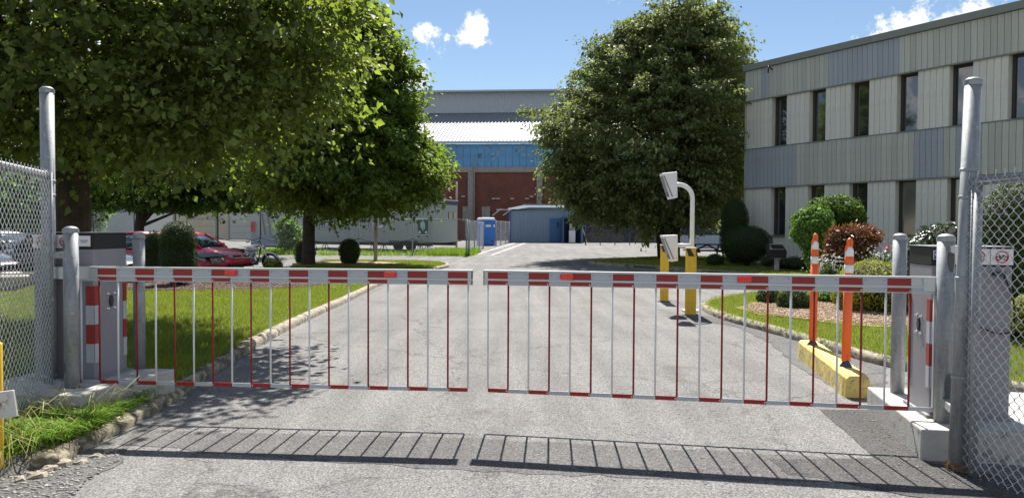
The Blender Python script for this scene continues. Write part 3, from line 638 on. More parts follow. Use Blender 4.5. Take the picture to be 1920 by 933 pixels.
for x in (-7.7, -2.1, -1.6, 0, 1.7, 2.2, -5.6):
    MB().box((x, -.12, 4.65 + (.25 if x in (-5.6, 2.2) else 0)), (.42, .22, .16)).build('wall_lamp', 'concrete', hall)
conduit = MB().tube([(-4.3, -.45, 0), (-4.3, -.45, 9.6)], .07, 6).build('conduit', 'concrete_old', hall)

# shed in front of the hall
shed = thing('metal_shed', (0, 68.6, .46), 0, 'blue grey corrugated metal shed with a blue door in front of the brick hall', 'shed')
MB().box((3.0, 3.6, 1.5), (6.05, 7, 3.0)).build('wall_core', 'wall_backing', shed)
corr('front_wall', 6.1, 3.0, .3, .045, 'shed_blue', shed, (-.1, .04, .02))
MB().extr([(-.3, 2.98), (6.2, 2.98), (6.2, 3.2), (1.6, 3.22), (-.3, 2.9)], 'y', -.12, .0).build('fascia', 'corr_slate', shed)
MB().add([(-.4, -.2, 3.02), (6.4, -.2, 3.1), (6.4, 7.3, 3.65), (1.2, 7.3, 3.65), (-.4, 3, 3.2)], [(0, 1, 2, 3, 4)]).build('roof', 'shed_roof', shed)
MB().box((3.8, 7.3, 3.68), (5.4, .25, .16)).build('ridge_cap', 'corr_white', shed)
MB().box((-.22, .2, 1.5), (.2, .5, 3.0)).build('corner_panel', 'door_blue', shed)
dr = MB().box((3.93, -.06, 1.12), (.98, .1, 2.16)).build('door', 'door_blue', shed)
MB().box((4.17, -.12, 1.62), (.14, .03, .46)).build('door_window', 'black', dr)
for x in (-.05, -1.0): MB().box((x - .4, -.2, 2.75), (.07, .07, 1.0), ry=R(52)).build('canopy_brace', 'alu', shed)
MB().box((-.75, -.1, 2.98), (1.4, .07, .07)).build('canopy_rail', 'alu', shed)
ps = thing('pump_shelter', (5.25, 68.1, .46), 0, 'small blue sloped shelter housing a white fuel pump beside the shed door', 'shelter')
for x in (-.62, 1.02): MB().box((x, -.1, 1.15), (.12, 1.0, 2.3)).build('side_panel', 'door_blue', ps)
MB().extr([(-.75, 2.22), (1.15, 2.45), (1.15, 2.53), (-.75, 2.3)], 'y', -.75, .4).build('roof', 'door_blue', ps)
MB().box((.2, .33, 1.1), (1.5, .05, 2.2)).build('back_panel', 'navy', ps)
pump = thing('fuel_pump', (5.45, 67.9, .46), 0, 'white fuel pump standing in the blue shelter beside the shed', 'fuel pump')
MB().box((0, 0, .55), (.58, .42, 1.1)).build('cabinet', 'white_paint', pump, bevel=.02)
MB().box((0, 0, 1.42), (.5, .36, .62)).build('head', 'concrete', pump, bevel=.02)
MB().box((.12, -.2, 1.55), (.22, .05, .3)).build('display', 'black', pump); MB().box((-.1, -.2, 1.25), (.12, .05, .12)).build('dial', 'black', pump)
MB().tube([(.27, -.1, 1.5), (.36, -.2, 1.2), (.33, -.2, .6), (.27, -.15, .8)], .02, 6).build('hose', 'black', pump)
wl = thing('yard_floodlight', (6.55, 68.2, .46), 0, 'white floodlight on a bracket at the right corner of the blue shelter', 'floodlight')
MB().box((.25, -.15, 2.35), (.38, .2, .5)).build('lamp_head', 'white_paint', wl, bevel=.03); MB().tube([(-.45, 0, 2.0), (.1, -.1, 2.3)], .05, 6).build('bracket', 'white_paint', wl)
MB().tube([(-.1, 0, 0), (-.1, 0, 2.2)], .035, 6).build('post', 'alu', wl)
MB().box((.1, -.3, .55), (.07, .07, 1.25), ry=R(-16)).build('leaning_stay', 'alu', wl)
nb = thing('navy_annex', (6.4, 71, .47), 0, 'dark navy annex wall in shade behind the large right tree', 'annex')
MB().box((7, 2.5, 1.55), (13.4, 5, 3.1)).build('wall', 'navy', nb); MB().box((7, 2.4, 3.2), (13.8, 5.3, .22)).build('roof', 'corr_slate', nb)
for i in range(6): MB().box((1.2 + i * 2.2, -.04, 1.4), (.1, .08, 2.8)).build('rib', 'trailer_trim', nb)
for i, (x, w) in enumerate(((8.5, 3.6), (12.9, 3.3))):
    t = thing('covered_skip', (x, 69.6, .46), 0, 'dark covered skip in the shade before the navy wall, ' + ('the one nearer the fuel pump' if i == 0 else 'the one nearer the tree trunk'), 'skip', 'dark covered skips')
    MB().extr([(-w / 2, 0), (w / 2, 0), (w / 2, .6), (w / 2 - .4, 1.0), (-w / 2 + .4, 1.0), (-w / 2, .6)], 'y', -.8, .8).build('body', 'black', t, bevel=.05)
    MB().box((0, 0, 1.04), (w - .7, 1.7, .06)).build('cover', 'navy', t)

# left warehouses
wh = thing('cream_warehouse', (-34, 78, .475), 0, 'long cream warehouse with pale wall panels beyond the parked cars', 'warehouse')
MB().box((0, 5, 3.0), (36, 10, 6)).build('wall', 'cream', wh); MB().box((0, 4.9, 6.1), (36.6, 10.6, .25)).build('roof_edge', 'cap_metal', wh)
for i in range(8):
    x = -16 + i * 4.4; d = MB().box((x, -.04, 1.7), (2.9, .1, 3.4)).build('loading_door', 'cream_pale' if i % 2 else 'cream', wh)
    for e_ in (-1.52, 1.52): MB().box((x + e_, -.08, 1.75), (.14, .16, 3.5)).build('door_frame', 'cap_metal', wh)
    for j in range(1, 5): MB().box((x, -.1, j * .68), (2.86, .03, .04)).build('door_seam', 'cap_metal', d)
MB().box((12.8, -.05, 3.6), (1.2, .08, .7)).build('dark_window', 'win_glass', wh)
pw = thing('pale_warehouse', (-36, 60, .36), 0, 'pale grey wall panel building seen under the leaves behind the dark tree trunk', 'warehouse')
MB().box((-8.5, 3, 3.6), (29, 6, 7.2)).build('wall', 'cream_pale', pw); MB().box((-8.5, -.05, 3.65), (29, .1, .14)).build('dark_joint', 'black', pw)
for i in range(7): MB().box((-20 + i * 4.3, -.04, 3.6), (.08, .08, 7.1)).build('panel_joint', 'cap_metal', pw)
tx = text_mesh('M.GUICHET', .55, 'cap_metal', 'wall_lettering', None, (-32.3, 77.86, 2.6)); tx.parent = wh; tx.location = (2.2, -.13, 2.15)
bt = thing('box_truck_body', (-17.3, 55, .31), 0, 'pale blue-grey box container with a dark lower tarp behind the motorcycle', 'container')
MB().box((0, 1.2, 1.75), (3.9, 2.4, 2.5)).build('box', 'cream_pale', bt, bevel=.03); MB().box((0, -.02, .45), (3.8, .2, .75)).build('lower_tarp', 'tarp', bt)
MB().box((-1.75, -.1, 1.4), (.3, .1, .75)).build('red_panel', 'sign_red', bt)
for x in (-1.0, -.6): MB().box((x, -.06, 1.6), (.08, .08, 1.6), ry=R(-9)).build('bar', 'cap_metal', bt)
# far right pale wall and barrier
fw = thing('far_cream_building', (22, 88, .475), 0, 'far cream building glimpsed between the tree trunk and the topiary', 'building')
MB().box((4, 4, 2.1), (24, 8, 4.2)).build('wall', 'cream', fw)
for x in (-3.2, -1.4, .6, 2.6): MB().box((x, -.06, 1.3), (.9, .1, 2.4)).build('door', 'cap_metal', fw)
cb = thing('concrete_barrier', (14.2, 55, .31), R(3), 'long low grey concrete barrier behind the picnic table', 'barrier')
MB().extr([(-.4, 0), (.4, 0), (.2, .4), (.15, .95), (-.15, .95), (-.2, .4)], 'x', -1.7, 1.9).build('block', 'tarp', cb)
for i, x in enumerate((12.6, 16.3)):
    o = thing('yard_post', (x, 56, .31), 0, 'thin grey yard post ' + ('left' if i == 0 else 'right') + ' of the long grey barrier', 'post', 'yard posts behind the picnic table'); MB().tube([(0, 0, 0), (0, 0, 2.3)], .07, 8).build('shaft', 'galv', o)

# grey office building on the right
ang = math.atan2(-.856, .517)
ob = thing('office_building', (10.6, 34, 0), ang, 'two storey grey office building with green grey and blue grey board bands and dark narrow windows', 'office building')
ob['label'] = 'two storey grey office building with board cladding bands and narrow dark windows'
FL = 17.0; zg = .02; zs, z1, z2, z3, z4 = 1.41, 3.52, 5.27, 7.43, 8.80
per, w0, ww = 1.907, 1.404, .78; RD = .32
MB().box((FL / 2, 6.5, 4.4), (FL - .05, 12 - .1, 8.75)).build('inner_block', 'wall_backing', ob)
for o in (ob.children): pass
# facade structure: sits in front of the inner block (local -y is outside)
def fbox(x0, x1, z0, z1_, y0, y1, name, m): return MB().box(((x0 + x1) / 2, (y0 + y1) / 2, (z0 + z1_) / 2), (x1 - x0, y1 - y0, z1_ - z0)).build(name, m, ob)
fbox(0, FL, z1, z2, -.02, .4, 'spandrel_band', 'wall_backing'); fbox(0, FL, z3, z4, -.02, .4, 'fascia_band', 'wall_backing')
fbox(0, FL, 0, zs, .03, .4, 'plinth_wall', 'wall_backing')
openings = [w0 + per * k for k in range(-0, 9) if w0 + per * k + ww < FL]
piers = []; a = 0
for o_ in openings: piers.append((a, o_)); a = o_ + ww
piers.append((a, FL))
for (a, b) in piers:
    for (za, zb) in ((zs, z1), (z2, z3)):
        if b - a > .1: fbox(a, b, za, zb, .03, .4, 'pier', 'pier')
BW = .2119
bl = {}
def board(x, z0, z1_, y, m, wd):
    key = (round(z0, 2), round(z1_, 2), m, round(wd, 3))
    if key not in bl:
        hw = wd / 2 - .0045; h = z1_ - z0; mb = MB()
        mb.extr([(-hw, -.0), (-hw + .006, -.022), (hw - .006, -.022), (hw, 0)], 'x', 0, 1) if False else None
        mb.add([(-hw, 0, 0), (-hw + .006, -.022, 0), (hw - .006, -.022, 0), (hw, 0, 0), (-hw, 0, h), (-hw + .006, -.022, h), (hw - .006, -.022, h), (hw, 0, h)],
               [(0, 1, 5, 4), (1, 2, 6, 5), (2, 3, 7, 6), (4, 5, 6, 7), (3, 2, 1, 0)])
        bl[key] = mb.mesh('board', m)
    meshobj('board', bl[key], ob, (x, y + rnd.uniform(-.003, .002), z0))
def fc(s):   # fascia colours
    return 'board_blue' if (.95 < s < 1.2 or 4.25 < s < 7.3 or 13.4 < s < 15) else 'board_green'
def sc_(s):
    return 'board_blue' if (s < 2.8 or 7.84 < s < 9.0 or 9.25 < s < 9.86 or 13 < s < 15.5) else 'board_green'
x = BW / 2
while x < FL:
    board(x, z3 + .02, z4 - .02, -.022, fc(x), BW); board(x, z1 + .02, z2 - .02, -.022, sc_(x), BW); x += BW
nb_ = 0
for (a, b) in piers:
    n = max(1, round((b - a) / BW)); w_ = (b - a) / n
    for i in range(n):
        x = a + (i + .5) * w_
        board(x, z2 + .02, z3 - .004, .028, 'pier', w_)
        board(x, .05, z1 - .004, .028, 'pier', w_)
for k, o_ in enumerate(openings):
    board(o_ + ww / 2, .05, zs - .05, .028, 'pier', ww)
    for (za, zb, up) in ((zs, z1, 0), (z2, z3, 1)):
        fr = MB()
        fr.box((o_ + .05, .30, (za + zb) / 2), (.1, .1, zb - za)).box((o_ + ww - .03, .30, (za + zb) / 2), (.06, .1, zb - za)).box((o_ + ww / 2, .30, za + .04), (ww - .17, .098, .08)).box((o_ + ww / 2, .30, zb - .04), (ww - .17, .098, .08))
        f = fr.build('window', 'win_frame', ob)
        MB().box((o_ + ww / 2 + .01, .32, (za + zb) / 2), (ww - .15, .02, zb - za - .14)).build('pane', 'win_glass_pale' if (not up and k in (3, 4, 5)) else 'win_glass', f)
        MB().box((o_ + ww / 2, .12, za - .01), (ww + .04, .36, .05)).build('sill', 'cap_metal', f)
MB().extr([(-.14, z4 - .0), (-.14, 9.06), (.35, 9.08), (.35, z4 - .0)], 'x', -.12, FL + .1).build('roof_edge', 'cap_metal', ob)
MB().box((FL / 2, 6.3, 8.98), (FL, 11.9, .1)).build('roof', 'cap_metal', ob)
fbox(-.06, FL, z1 - .035, z1 + .012, -.06, .1, 'band_drip', 'cap_metal'); fbox(-.06, FL, z2 - .012, z2 + .022, -.06, .1, 'band_cap', 'cap_metal'); fbox(-.06, FL, z3 - .035, z3 + .012, -.06, .1, 'fascia_drip', 'cap_metal')
MB().box((-.05, 6, 4.4), (.08, 12, 8.75)).build('end_wall', 'board_green', ob)
MB().tube([(1.45, -.06, 8.62), (1.45, -.3, 8.75), (1.45, -.32, 8.45)], .03, 6).build('roof_bracket', 'black', ob)

# ------------------------------------------------------------------ boom gates
def boom(root, f, sp):
    """local +x runs from hinge to tip; f is the side (+1/-1 along local y) that faces the street"""
    n = 20; Lg = n * sp; z0 = 1.152; z1_ = 1.272
    MB().box((Lg / 2 + .01, 0, 1.212), (Lg + .05, .04, .112)).build('beam', 'alu', root)
    MB().box((Lg / 2 + .01, 0, 1.268), (Lg + .056, .062, .011)).build('beam_lip', 'alu', root)
    MB().box((Lg / 2 + .01, f * .014, 1.196), (Lg + .054, .034, .012)).build('beam_ridge', 'alu', root)
    MB().box((Lg / 2 + .01, f * .006, 1.155), (Lg + .052, .036, .006)).build('beam_foot', 'alu', root)
    MB().box((Lg + .032, 0, 1.212), (.006, .05, .118)).build('end_cap', 'black', root)
    MB().box((-.065, f * .004, 1.216), (.31, .052, .105)).build('mounting_bracket', 'alu', root, bevel=.004)
    b = MB(); b.lathe([(.0, -.002), (.021, 0), (.021, .004), (.0125, .005), (.0125, .02), (.010, .024)], 12); bo = b.build('bolt', 'chrome', root, loc=(-.02, f * .03, 1.222)); bo.rotation_euler = (R(90) if f < 0 else R(-90), 0, 0)
    up = {c: MB().box((0, 0, 0), (sp - .004, .004, .052)).mesh('reflective_band', c) for c in ('refl_red', 'refl_grey')}
    lo = {c: MB().box((0, 0, 0), (sp - .004, .004, .033)).mesh('reflective_band', c) for c in ('refl_red', 'refl_grey')}
    br = {c: MB().box((0, 0, 0), (sp - .002, .009, .031)).mesh('bottom_rail_piece', c) for c in ('refl_red', 'refl_grey')}
    rr = {c: MB().tube([(0, 0, .311), (0, 0, 1.158)], .0078, 8).mesh('rod', c) for c in ('red_paint', 'white_rod')}
    for i in range(n):
        c = 'refl_red' if i % 2 else 'refl_grey'; x = (i + .5) * sp
        if i > 0: meshobj('reflective_band', up[c], root, (x, f * .0215, 1.232))
        meshobj('reflective_band', lo[c], root, (x, f * .0205, 1.1745)); meshobj('bottom_rail_piece', br[c], root, (x, 0, .297))
    for i in range(n + 1): meshobj('rod', rr['red_paint' if i % 2 else 'white_rod'], root, (i * sp + (.004 if i == 0 else 0), 0, 0))
    MB().box((-.018, 0, .297), (.03, .03, .036)).build('rail_end', 'refl_red', root); MB().box((-.018, 0, 1.17), (.03, .03, .036)).build('rail_end', 'refl_red', root)
    rv = MB(); mk = MB()
    for i in range(n + 1):
        for z in (1.168, .297):
            rv.lathe([(.0, 0), (.006, 0), (.004, .003)], 6, (i * sp, f * .0, z)) if False else rv.box((i * sp + .012, f * (.0245 if z > 1 else .006), z), (.009, .005, .009))
    for i in range(2, n, 2):
        for dx in (.022, sp - .02): mk.box((i * sp + dx, f * .0240, 1.243), (.018, .0015, .003))
    rv.build('rivets', 'chrome', root, kind='stuff'); mk.build('print_marks', 'cab_dark', root, kind='stuff')
    for u in (8.05, 16.15):
        o = MB().box((u * sp, f * .034, 1.232), (.108, .038, .050)).build('warning_lamp', 'lamp_red', root, bevel=.014, seg=3)
        l = MB()
        for q in range(7): l.box((u * sp - .036 + q * .012, f * .0535, 1.232), (.005, .003, .036))
        l.build('lens_ribs', 'lamp_rib', o, kind='stuff')
la = math.atan2(6.05 - 6.31, -.324 + 3.65); ra = math.atan2(6.05 - 5.45, -.216 - 3.095)
bgL = thing('boom_gate_arm', (-3.65, 6.31, 0), la, 'left red and white boom gate arm with hanging rods, by the shaded cabinet', 'barrier arm', 'boom gate arms across the drive'); boom(bgL, -1, .1653)
bgR = thing('boom_gate_arm', (3.095, 5.45, 0), ra, 'right red and white boom gate arm with hanging rods, before the orange posts', 'barrier arm', 'boom gate arms across the drive'); boom(bgR, 1, .1670)

def prohib(parent, loc, kind, fy):
    """white tile with a red ring, slash and cycle pictogram, facing local -y"""
    t = MB().box((0, 0, 0), (.15, .006, .115)).build('sign_tile', 'sign_white', parent); t.location = loc
    MB().torus((0, -.004, 0), .041, .0045, 'y', 28, 6, .4).build('red_ring', 'sign_red', t)
    MB().box((0, -.0045, 0), (.08, .002, .007), ry=R(45)).build('red_slash', 'sign_red', t)
    p = MB(); r = .0125 if kind == 'bike' else .0135
    for x in (-.022, .022): p.torus((x, -.0035, -.008), r, .002 if kind == 'bike' else .0038, 'y', 16, 5, .4)
    def ln(a, b, w=.003):
        a = Vector((a[0], 0, a[1])); b = Vector((b[0], 0, b[1])); d = b - a; p.box(((a.x + b.x) / 2, -.0035, (a.z + b.z) / 2), (d.length, .002, w), ry=-math.atan2(d.z, d.x))
    if kind == 'bike':
        ln((-.022, -.008), (-.008, .010)); ln((-.008, .010), (.014, .010)); ln((.014, .012), (.022, -.008)); ln((-.022, -.008), (0, -.008)); ln((0, -.008), (.014, .008)); ln((0, -.008), (-.009, .014)); ln((.010, .016), (.018, .014)); ln((-.013, .015), (-.005, .015))
    else:
        ln((-.022, -.008), (.0, .006), .008); ln((-.006, .004), (.014, .008), .012); ln((.012, .014), (.024, -.008), .004); ln((-.004, -.008), (.008, -.008), .012); ln((-.018, .008), (-.002, .008), .006); ln((.006, .018), (.014, .015))
    p.build('pictogram', 'black', t)
def cabinet(name, loc, rz, mirror, label, left):
    """root: middle of the front bottom edge; local -y faces the street; mirror=+1 when the lane side is +x"""
    c = thing(name, loc, rz, label, 'barrier cabinet', 'boom gate cabinets'); Wd, D, H = .54, .47, 1.27; s = mirror
    MB().box((0, D / 2, (H - .14) / 2), (Wd, D, H - .14)).build('housing', 'cab_grey', c, bevel=.006)
    MB().box((0, D / 2, H - .07), (Wd + .006, D + .006, .14)).build('cap', 'cab_dark', c, bevel=.008)
    MB().box((0, D / 2, H + .003), (Wd + .02, D + .02, .006)).build('lid', 'cab_grey', c)
    MB().box((0, D / 2, .012), (Wd + .05, D + .04, .024)).build('base_flange', 'cab_grey', c)
    ex = s * Wd / 2; zt = 1.10 - loc[2]
    for i in range(4):
        m = 'refl_red' if i % 2 == 0 else 'refl_grey'; z = zt - .165 * (i + .5)
        MB().box((ex - s * .035, -.004, z), (.068, .006, .163)).build('reflective_strip', m, c)
        MB().box((ex + s * .004, .033, z), (.006, .062, .163)).build('reflective_strip', m, c)
        MB().box((ex + s * .004, D - .033, z), (.006, .05, .163)).build('reflective_strip', m, c)
    # lock plate with four bolts on the lane side
    lk = MB(); lk.extr([(-.03, 0), (-.012, .05), (.012, .05), (.03, 0), (.012, -.05), (-.012, -.05)], 'x', -.006, .006); o = lk.build('lock_cover', 'black', c, bevel=.003); o.location = (ex + s * .006, D * .5, .67)
    for dy in (-.048, .048):
        for dz in (-.065, .065):
            q = MB().lathe([(.0, 0), (.013, 0), (.013, .005), (.007, .006), (.007, .016)], 10).build('bolt', 'chrome', c); q.location = (ex, D * .5 + dy, .67 + dz); q.rotation_euler = (0, s * R(90), 0)
    MB().box((ex + s * .003, D * .5, .56), (.004, D - .14, .004)).build('door_seam', 'cab_dark', c) if False else None
    return c
def along(root, lx, ly):  # local -> world for an arm root
    a = root.rotation_euler.z; return (root.location.x + lx * math.cos(a) - ly * math.sin(a), root.location.y + lx * math.sin(a) + ly * math.cos(a))
PADL, PADR = .285, .22
x_, y_ = along(bgL, -.20, .07)
cabL = cabinet('barrier_cabinet', (x_, y_, PADL), la, 1, 'grey barrier cabinet in tree shade at the left end of the gate, dark cap', True)
x_, y_ = along(bgR, -.27, -.075)
cabR = cabinet('barrier_cabinet', (x_, y_, PADR), ra + math.pi, -1, 'grey barrier cabinet behind the right chain link fence, with small blue sticker', False)
# sign tiles
for x, k in ((.02, 'moto'), (-.19, 'bike')): prohib(cabL, (x, -.012, 1.195), k, -1)
tt = MB().box((.19, -.012, 1.20), (.12, .006, .09)).build('notice_plate', 'sign_white', cabL)
MB().box((.20, -.0155, 1.205), (.07, .001, .006)).box((.195, -.0155, 1.19), (.055, .001, .005)).build('notice_lines', 'blue_sticker', tt)
for x, k in ((.195, 'moto'), (.04, 'bike')): prohib(cabR, (x, -.012, 1.20), k, -1)
MB().box((-.09, -.012, 1.20), (.10, .006, .115)).build('sign_tile', 'sign_white', cabR)
st = MB().box((-.235, -.008, 1.21), (.055, .004, .065)).build('sticker', 'sign_white', cabR); MB().box((-.235, -.0108, 1.21), (.047, .002, .057)).build('sticker_field', 'blue_sticker', st)
tx = text_mesh('RZ', .028, 'sign_white', 'sticker_lettering', None); tx.parent = st; tx.location = (-.237, -.0125, 1.21)
MB().tube([(.20, -.03, 1.07), (.235, -.045, .98), (.265, -.04, .90), (.285, -.02, .80), (.30, .0, .68)], .007, 6).build('black_cable', 'black', cabR)
MB().tube([(-.10, -.03, .82), (-.02, -.05, .74), (.06, -.055, .68), (.16, -.05, .645), (.25, -.03, .65), (.29, -.01, .665)], .007, 6).build('black_cable', 'black', cabR)
MB().box((.17, -.03, 1.08), (.07, .05, .03)).build('cable_gland', 'navy_base', cabR)

# concrete bases
def pad(name, pts, z, m='concrete'):
    me = bmesh.new(); vt = [me.verts.new((x, y, z)) for x, y in pts]; vb = [me.verts.new((x, y, -.2)) for x, y in pts]; n = len(pts)
    me.faces.new(vt); me.faces.new(vb[::-1])
    for i in range(n): me.faces.new((vt[i], vb[i], vb[(i + 1) % n], vt[(i + 1) % n]))
    bmesh.ops.recalc_face_normals(me, faces=me.faces)
    msh = bpy.data.meshes.new(name); me.to_mesh(msh); me.free(); msh.materials.append(M[m]); o = bpy.data.objects.new(name, msh); COL.objects.link(o)
    b = o.modifiers.new('bevel', 'BEVEL'); b.width = .012; b.segments = 2; return tag(o, kind='structure')
pad('left_concrete_base', [(-3.38, 5.82), (-3.14, 6.95), (-4.25, 7.05), (-4.5, 5.95)], PADL)
pad('right_concrete_base', [(2.875, 5.2), (3.17, 6.62), (4.9, 6.35), (4.65, 4.92)], PADR)

# galvanised posts
def pipe_post(loc, r, h, label, group, cap='dome', name='steel_bollard'):
    t = thing(name, loc, 0, label, 'bollard' if name == 'steel_bollard' else 'fence post', group)
    MB().tube([(0, 0, -.02), (0, 0, h - .03)], r, 24).build('pipe', 'galv', t)
    MB().lathe([(r + .001, h - .050), (r + .0035, h - .0495), (r + .0035, h - .049), (r + .0035, h - .0195), (r + .0035, h - .019)], 24, smooth=True).lathe([(r + .0035, h - .019), (r * .9, h - .008), (r * .6, h + .002), (r * .25, h + .006), (.002, h + .007)], 24).build('cap', 'galv' if cap == 'dome' else cap, t)
    return t
g_ = 'galvanised steel bollards guarding the barrier cabinets'
p = G(130, 728, PADL); hbL = pipe_post((p.x, p.y + .04, PADL), .057, 1.32, 'galvanised bollard tied to the tall left fence post, in front of the cabinet', g_)
p = G(1777, 793, PADR); hbR = pipe_post((p.x - .015, p.y + .04, PADR), .058, 1.36, 'galvanised bollard with dark repair paint tied to the tall right fence post', g_)
p = G(257, 692, PADL); pipe_post((p.x, p.y + .05, PADL), .052, 1.27, 'galvanised bollard at the lane side rear of the left concrete base, before the mulch', g_)
p = G(1688, 738, PADR); pipe_post((p.x, p.y + .05, PADR), .056, 1.36, 'galvanised bollard at the lane side rear of the right concrete base, before the golden mound', g_)
for zz in (.32, 1.16): MB().box((-.015, -.03, zz + .0), (.10, .10, .16)).build('repair_patch', 'tar', hbR, bevel=.03) if False else None
def repair(parent, z, r, h, a0, a1, drip=0):
    mb = MB(); n = 10; vs = []
    for i in range(n + 1):
        a = a0 + (a1 - a0) * i / n; e = math.sin(math.pi * i / n) ** .5 if 0 < i < n else .25
        lo_ = z - h / 2 * e - (drip * (1 if i in (3, 6) else .35) if 0 < i < n else 0)
        for zz in (lo_, z + h / 2 * e): vs.append((math.cos(a) * (r + .0022), math.sin(a) * (r + .0022), zz))
    mb.add(vs, [(2 * i, 2 * i + 2, 2 * i + 3, 2 * i + 1) for i in range(n)], True); mb.build('zinc_repair_paint', 'tar', parent)
repair(hbR, 1.19, .058, .17, R(-110), R(-50), .02); repair(hbR, .27, .058, .19, R(-112), R(-45), .07); repair(hbL, 1.17, .057, .10, R(-175), R(-110), 0); repair(hbL, .17, .057, .12, R(-175), R(-110), 0)
TL = Vector((-3.93, 6.33, .08)); TR = Vector((2.995, 4.98, 0))
tl = pipe_post(TL, .054, 2.70, 'tall galvanised gate post at the left fence end, before the dark tree', 'tall fence posts', name='fence_post')
tr = pipe_post(TR, .052, 2.62, 'tall galvanised gate post at the right fence end, before the grey building', 'tall fence posts', name='fence_post')
tr.rotation_euler.y = R(1.3)
fr_ = MB(); g = random.Random(9)
for k in range(260):
    a = g.uniform(0, 6.28); z = g.uniform(-.005, .05); r0 = .050; r1 = g.uniform(.058, .082) - z * .25
    fr_.tube([(r0 * math.cos(a), r0 * math.sin(a), z), (r1 * math.cos(a + .2), r1 * math.sin(a + .2), z + g.uniform(-.015, .02))], .0035, 3, cap=False)
fr_.build('frayed_rusty_foam', 'rust', tr, kind='stuff')
for t_, hb, zs_ in ((tl, hbL, (.30, 1.37)), (tr, hbR, (.38, 1.48))):
    for zz in zs_:
        a = Vector((t_.location.x, t_.location.y, 0)); b = Vector((hb.location.x, hb.location.y, 0)); d = b - a; c = (a + b) / 2
        o = MB().box((0, 0, 0), (d.length - .09, .05, .05)).build('tie_bar', 'galv', t_); o.location = (c.x - a.x, c.y - a.y, zz - t_.location.z); o.rotation_euler.z = math.atan2(d.y, d.x)
for t_, zz in ((tl, (.25, 1.0, 1.38, 1.78, 1.9)), (tr, (.62, 1.28, 1.82, 2.0))):
    for z in zz: MB().lathe([(.056, z), (.0585, z + .003), (.0585, z + .019), (.056, z + .022)], 20).build('tension_band', 'galv', t_)

# ------------------------------------------------------------------ chain link
def chainlink(length, z0, z1, c=.039, r=.0028, barb=.035):
    """woven wires in the local xz plane"""
    mb = MB(); n = int(length / c); V = []; F = []
    hs = c * .95
    for i in range(n):
        pts = []; k = 0; z = z0
        while z <= z1:
            left = (k % 2 == 0); x = i * c - .0022 if left else (i + 1) * c + .0022
            if i % 2: x = (i + 1) * c + .0022 if left else i * c - .0022
            s_ = -1 if x < (i + .5) * c else 1; yy = .0028 * s_
            pts += [(x - s_ * .0016, yy, z - hs * .10), (x - s_ * .0016, -yy * .2, z + hs * .10)]
            z += hs; k += 1
        e = pts[-1]; pts.append((e[0] + rnd.uniform(-.006, .006), e[1], e[2] + barb)); o = len(V)
        for (x, y, zz) in pts: V += [(x - r, y - r * .7, zz), (x + r, y - r * .7, zz), (x, y + r * 1.1, zz)]
        for q in range(len(pts) - 1):
            for w in range(3): F.append((o + q * 3 + w, o + q * 3 + (w + 1) % 3, o + (q + 1) * 3 + (w + 1) % 3, o + (q + 1) * 3 + w))
    mb.add(V, F, True); return mb
def fence(A, B, z0, zr, label, sd=1):
    A = Vector(A); B = Vector(B); d = B - A; Ln = d.length; t = thing('chain_link_fence', (A.x, A.y, 0), math.atan2(d.y, d.x), label, 'fence', 'chain link fence wings beside the gate')
    chainlink(Ln, z0, zr + .03).build('wire_mesh', 'wire', t, kind='stuff')
    MB().tube([(-.02, .03 * sd, zr), (Ln, .03 * sd, zr)], .028, 14).build('top_rail', 'galv', t)
    MB().tube([(.02, .012, z0), (.02, .012, zr + .02)], .012, 8).build('tension_bar', 'galv', t)
    MB().tube([(-.03 if sd < 0 else .06, .02 * sd, z0 - .05), (-.03 if sd < 0 else .06, .02 * sd, zr - .01)], .027, 14).build('end_pipe', 'galv', t)
    MB().lathe([(.029, 0), (.037, .003), (.037, .02), (.029, .024)], 12).build('rail_cup', 'galv', t).matrix_local = Matrix.Translation((.05, .03 * sd, zr)) @ Matrix.Rotation(R(90), 4, 'Y')
    MB().tube([(Ln, .045, 0), (Ln, .045, zr)], .03, 12).build('line_post', 'galv', t)
    return t
fence((-3.88, 6.28), (-3.28, 4.25), .12, 2.04, 'left chain link fence wing running towards the street in front of parked cars', -1)
fence((3.01, 4.93), (3.19, 3.1), .03, 1.93, 'right chain link fence wing running towards the street in front of the signed cabinet')

# yellow post with rusty plate at the left edge
yp = thing('yellow_post', (-3.315, 4.75, .06), 0, 'yellow steel post with a rust spotted white plate at the left edge', 'post')
MB().tube([(0, 0, 0), (0, 0, .80)], .055, 16).build('shaft', 'yellow', yp, bevel=.004)
MB().box((.10, -.03, .415), (.13, .02, .17), ry=R(-8)).build('white_plate', 'rust_white', yp, bevel=.004)

# ------------------------------------------------------------------ yellow square bollards and card reader
def sq_bollard(px, py, rz, label):
    p = G(px, py); t = thing('yellow_bollard', (p.x, p.y + .1, 0), rz, label, 'bollard', 'yellow square bollards by the card reader'); w = .19; h = 1.27
    MB().box((0, 0, h / 2), (w, w, h)).build('shaft', 'yellow', t, bevel=.008)
    MB().box((0, 0, h + .008), (w + .015, w + .015, .014)).build('cap_plate', 'white_paint', t)
    MB().extr([(-w / 2 + .012, h - .01), (.0, h - .01), (w / 2 - .02, h - .15), (-w / 2 + .06, h - .15)], 'y', -w / 2 - .003, -w / 2 + .001).build('black_stripe', 'black', t)
    MB().extr([(-.05, h - .01), (.06, h - .01), (.0, h - .15), (-w / 2 + .012, h - .15)], 'x', w / 2 - .001, w / 2 + .003).build('black_stripe', 'black', t)
    MB().lathe([(.17, -.01), (.15, .02), (.11, .03)], 10).build('dirt_collar', 'gravel', t)
    return t
sq_bollard(1247, 566, R(-12), 'yellow square bollard with black top stripe, the left and farther of the pair')
sq_bollard(1297, 592, R(-20), 'yellow square bollard with black top stripe, the right and nearer of the pair')
Yr = 14.75
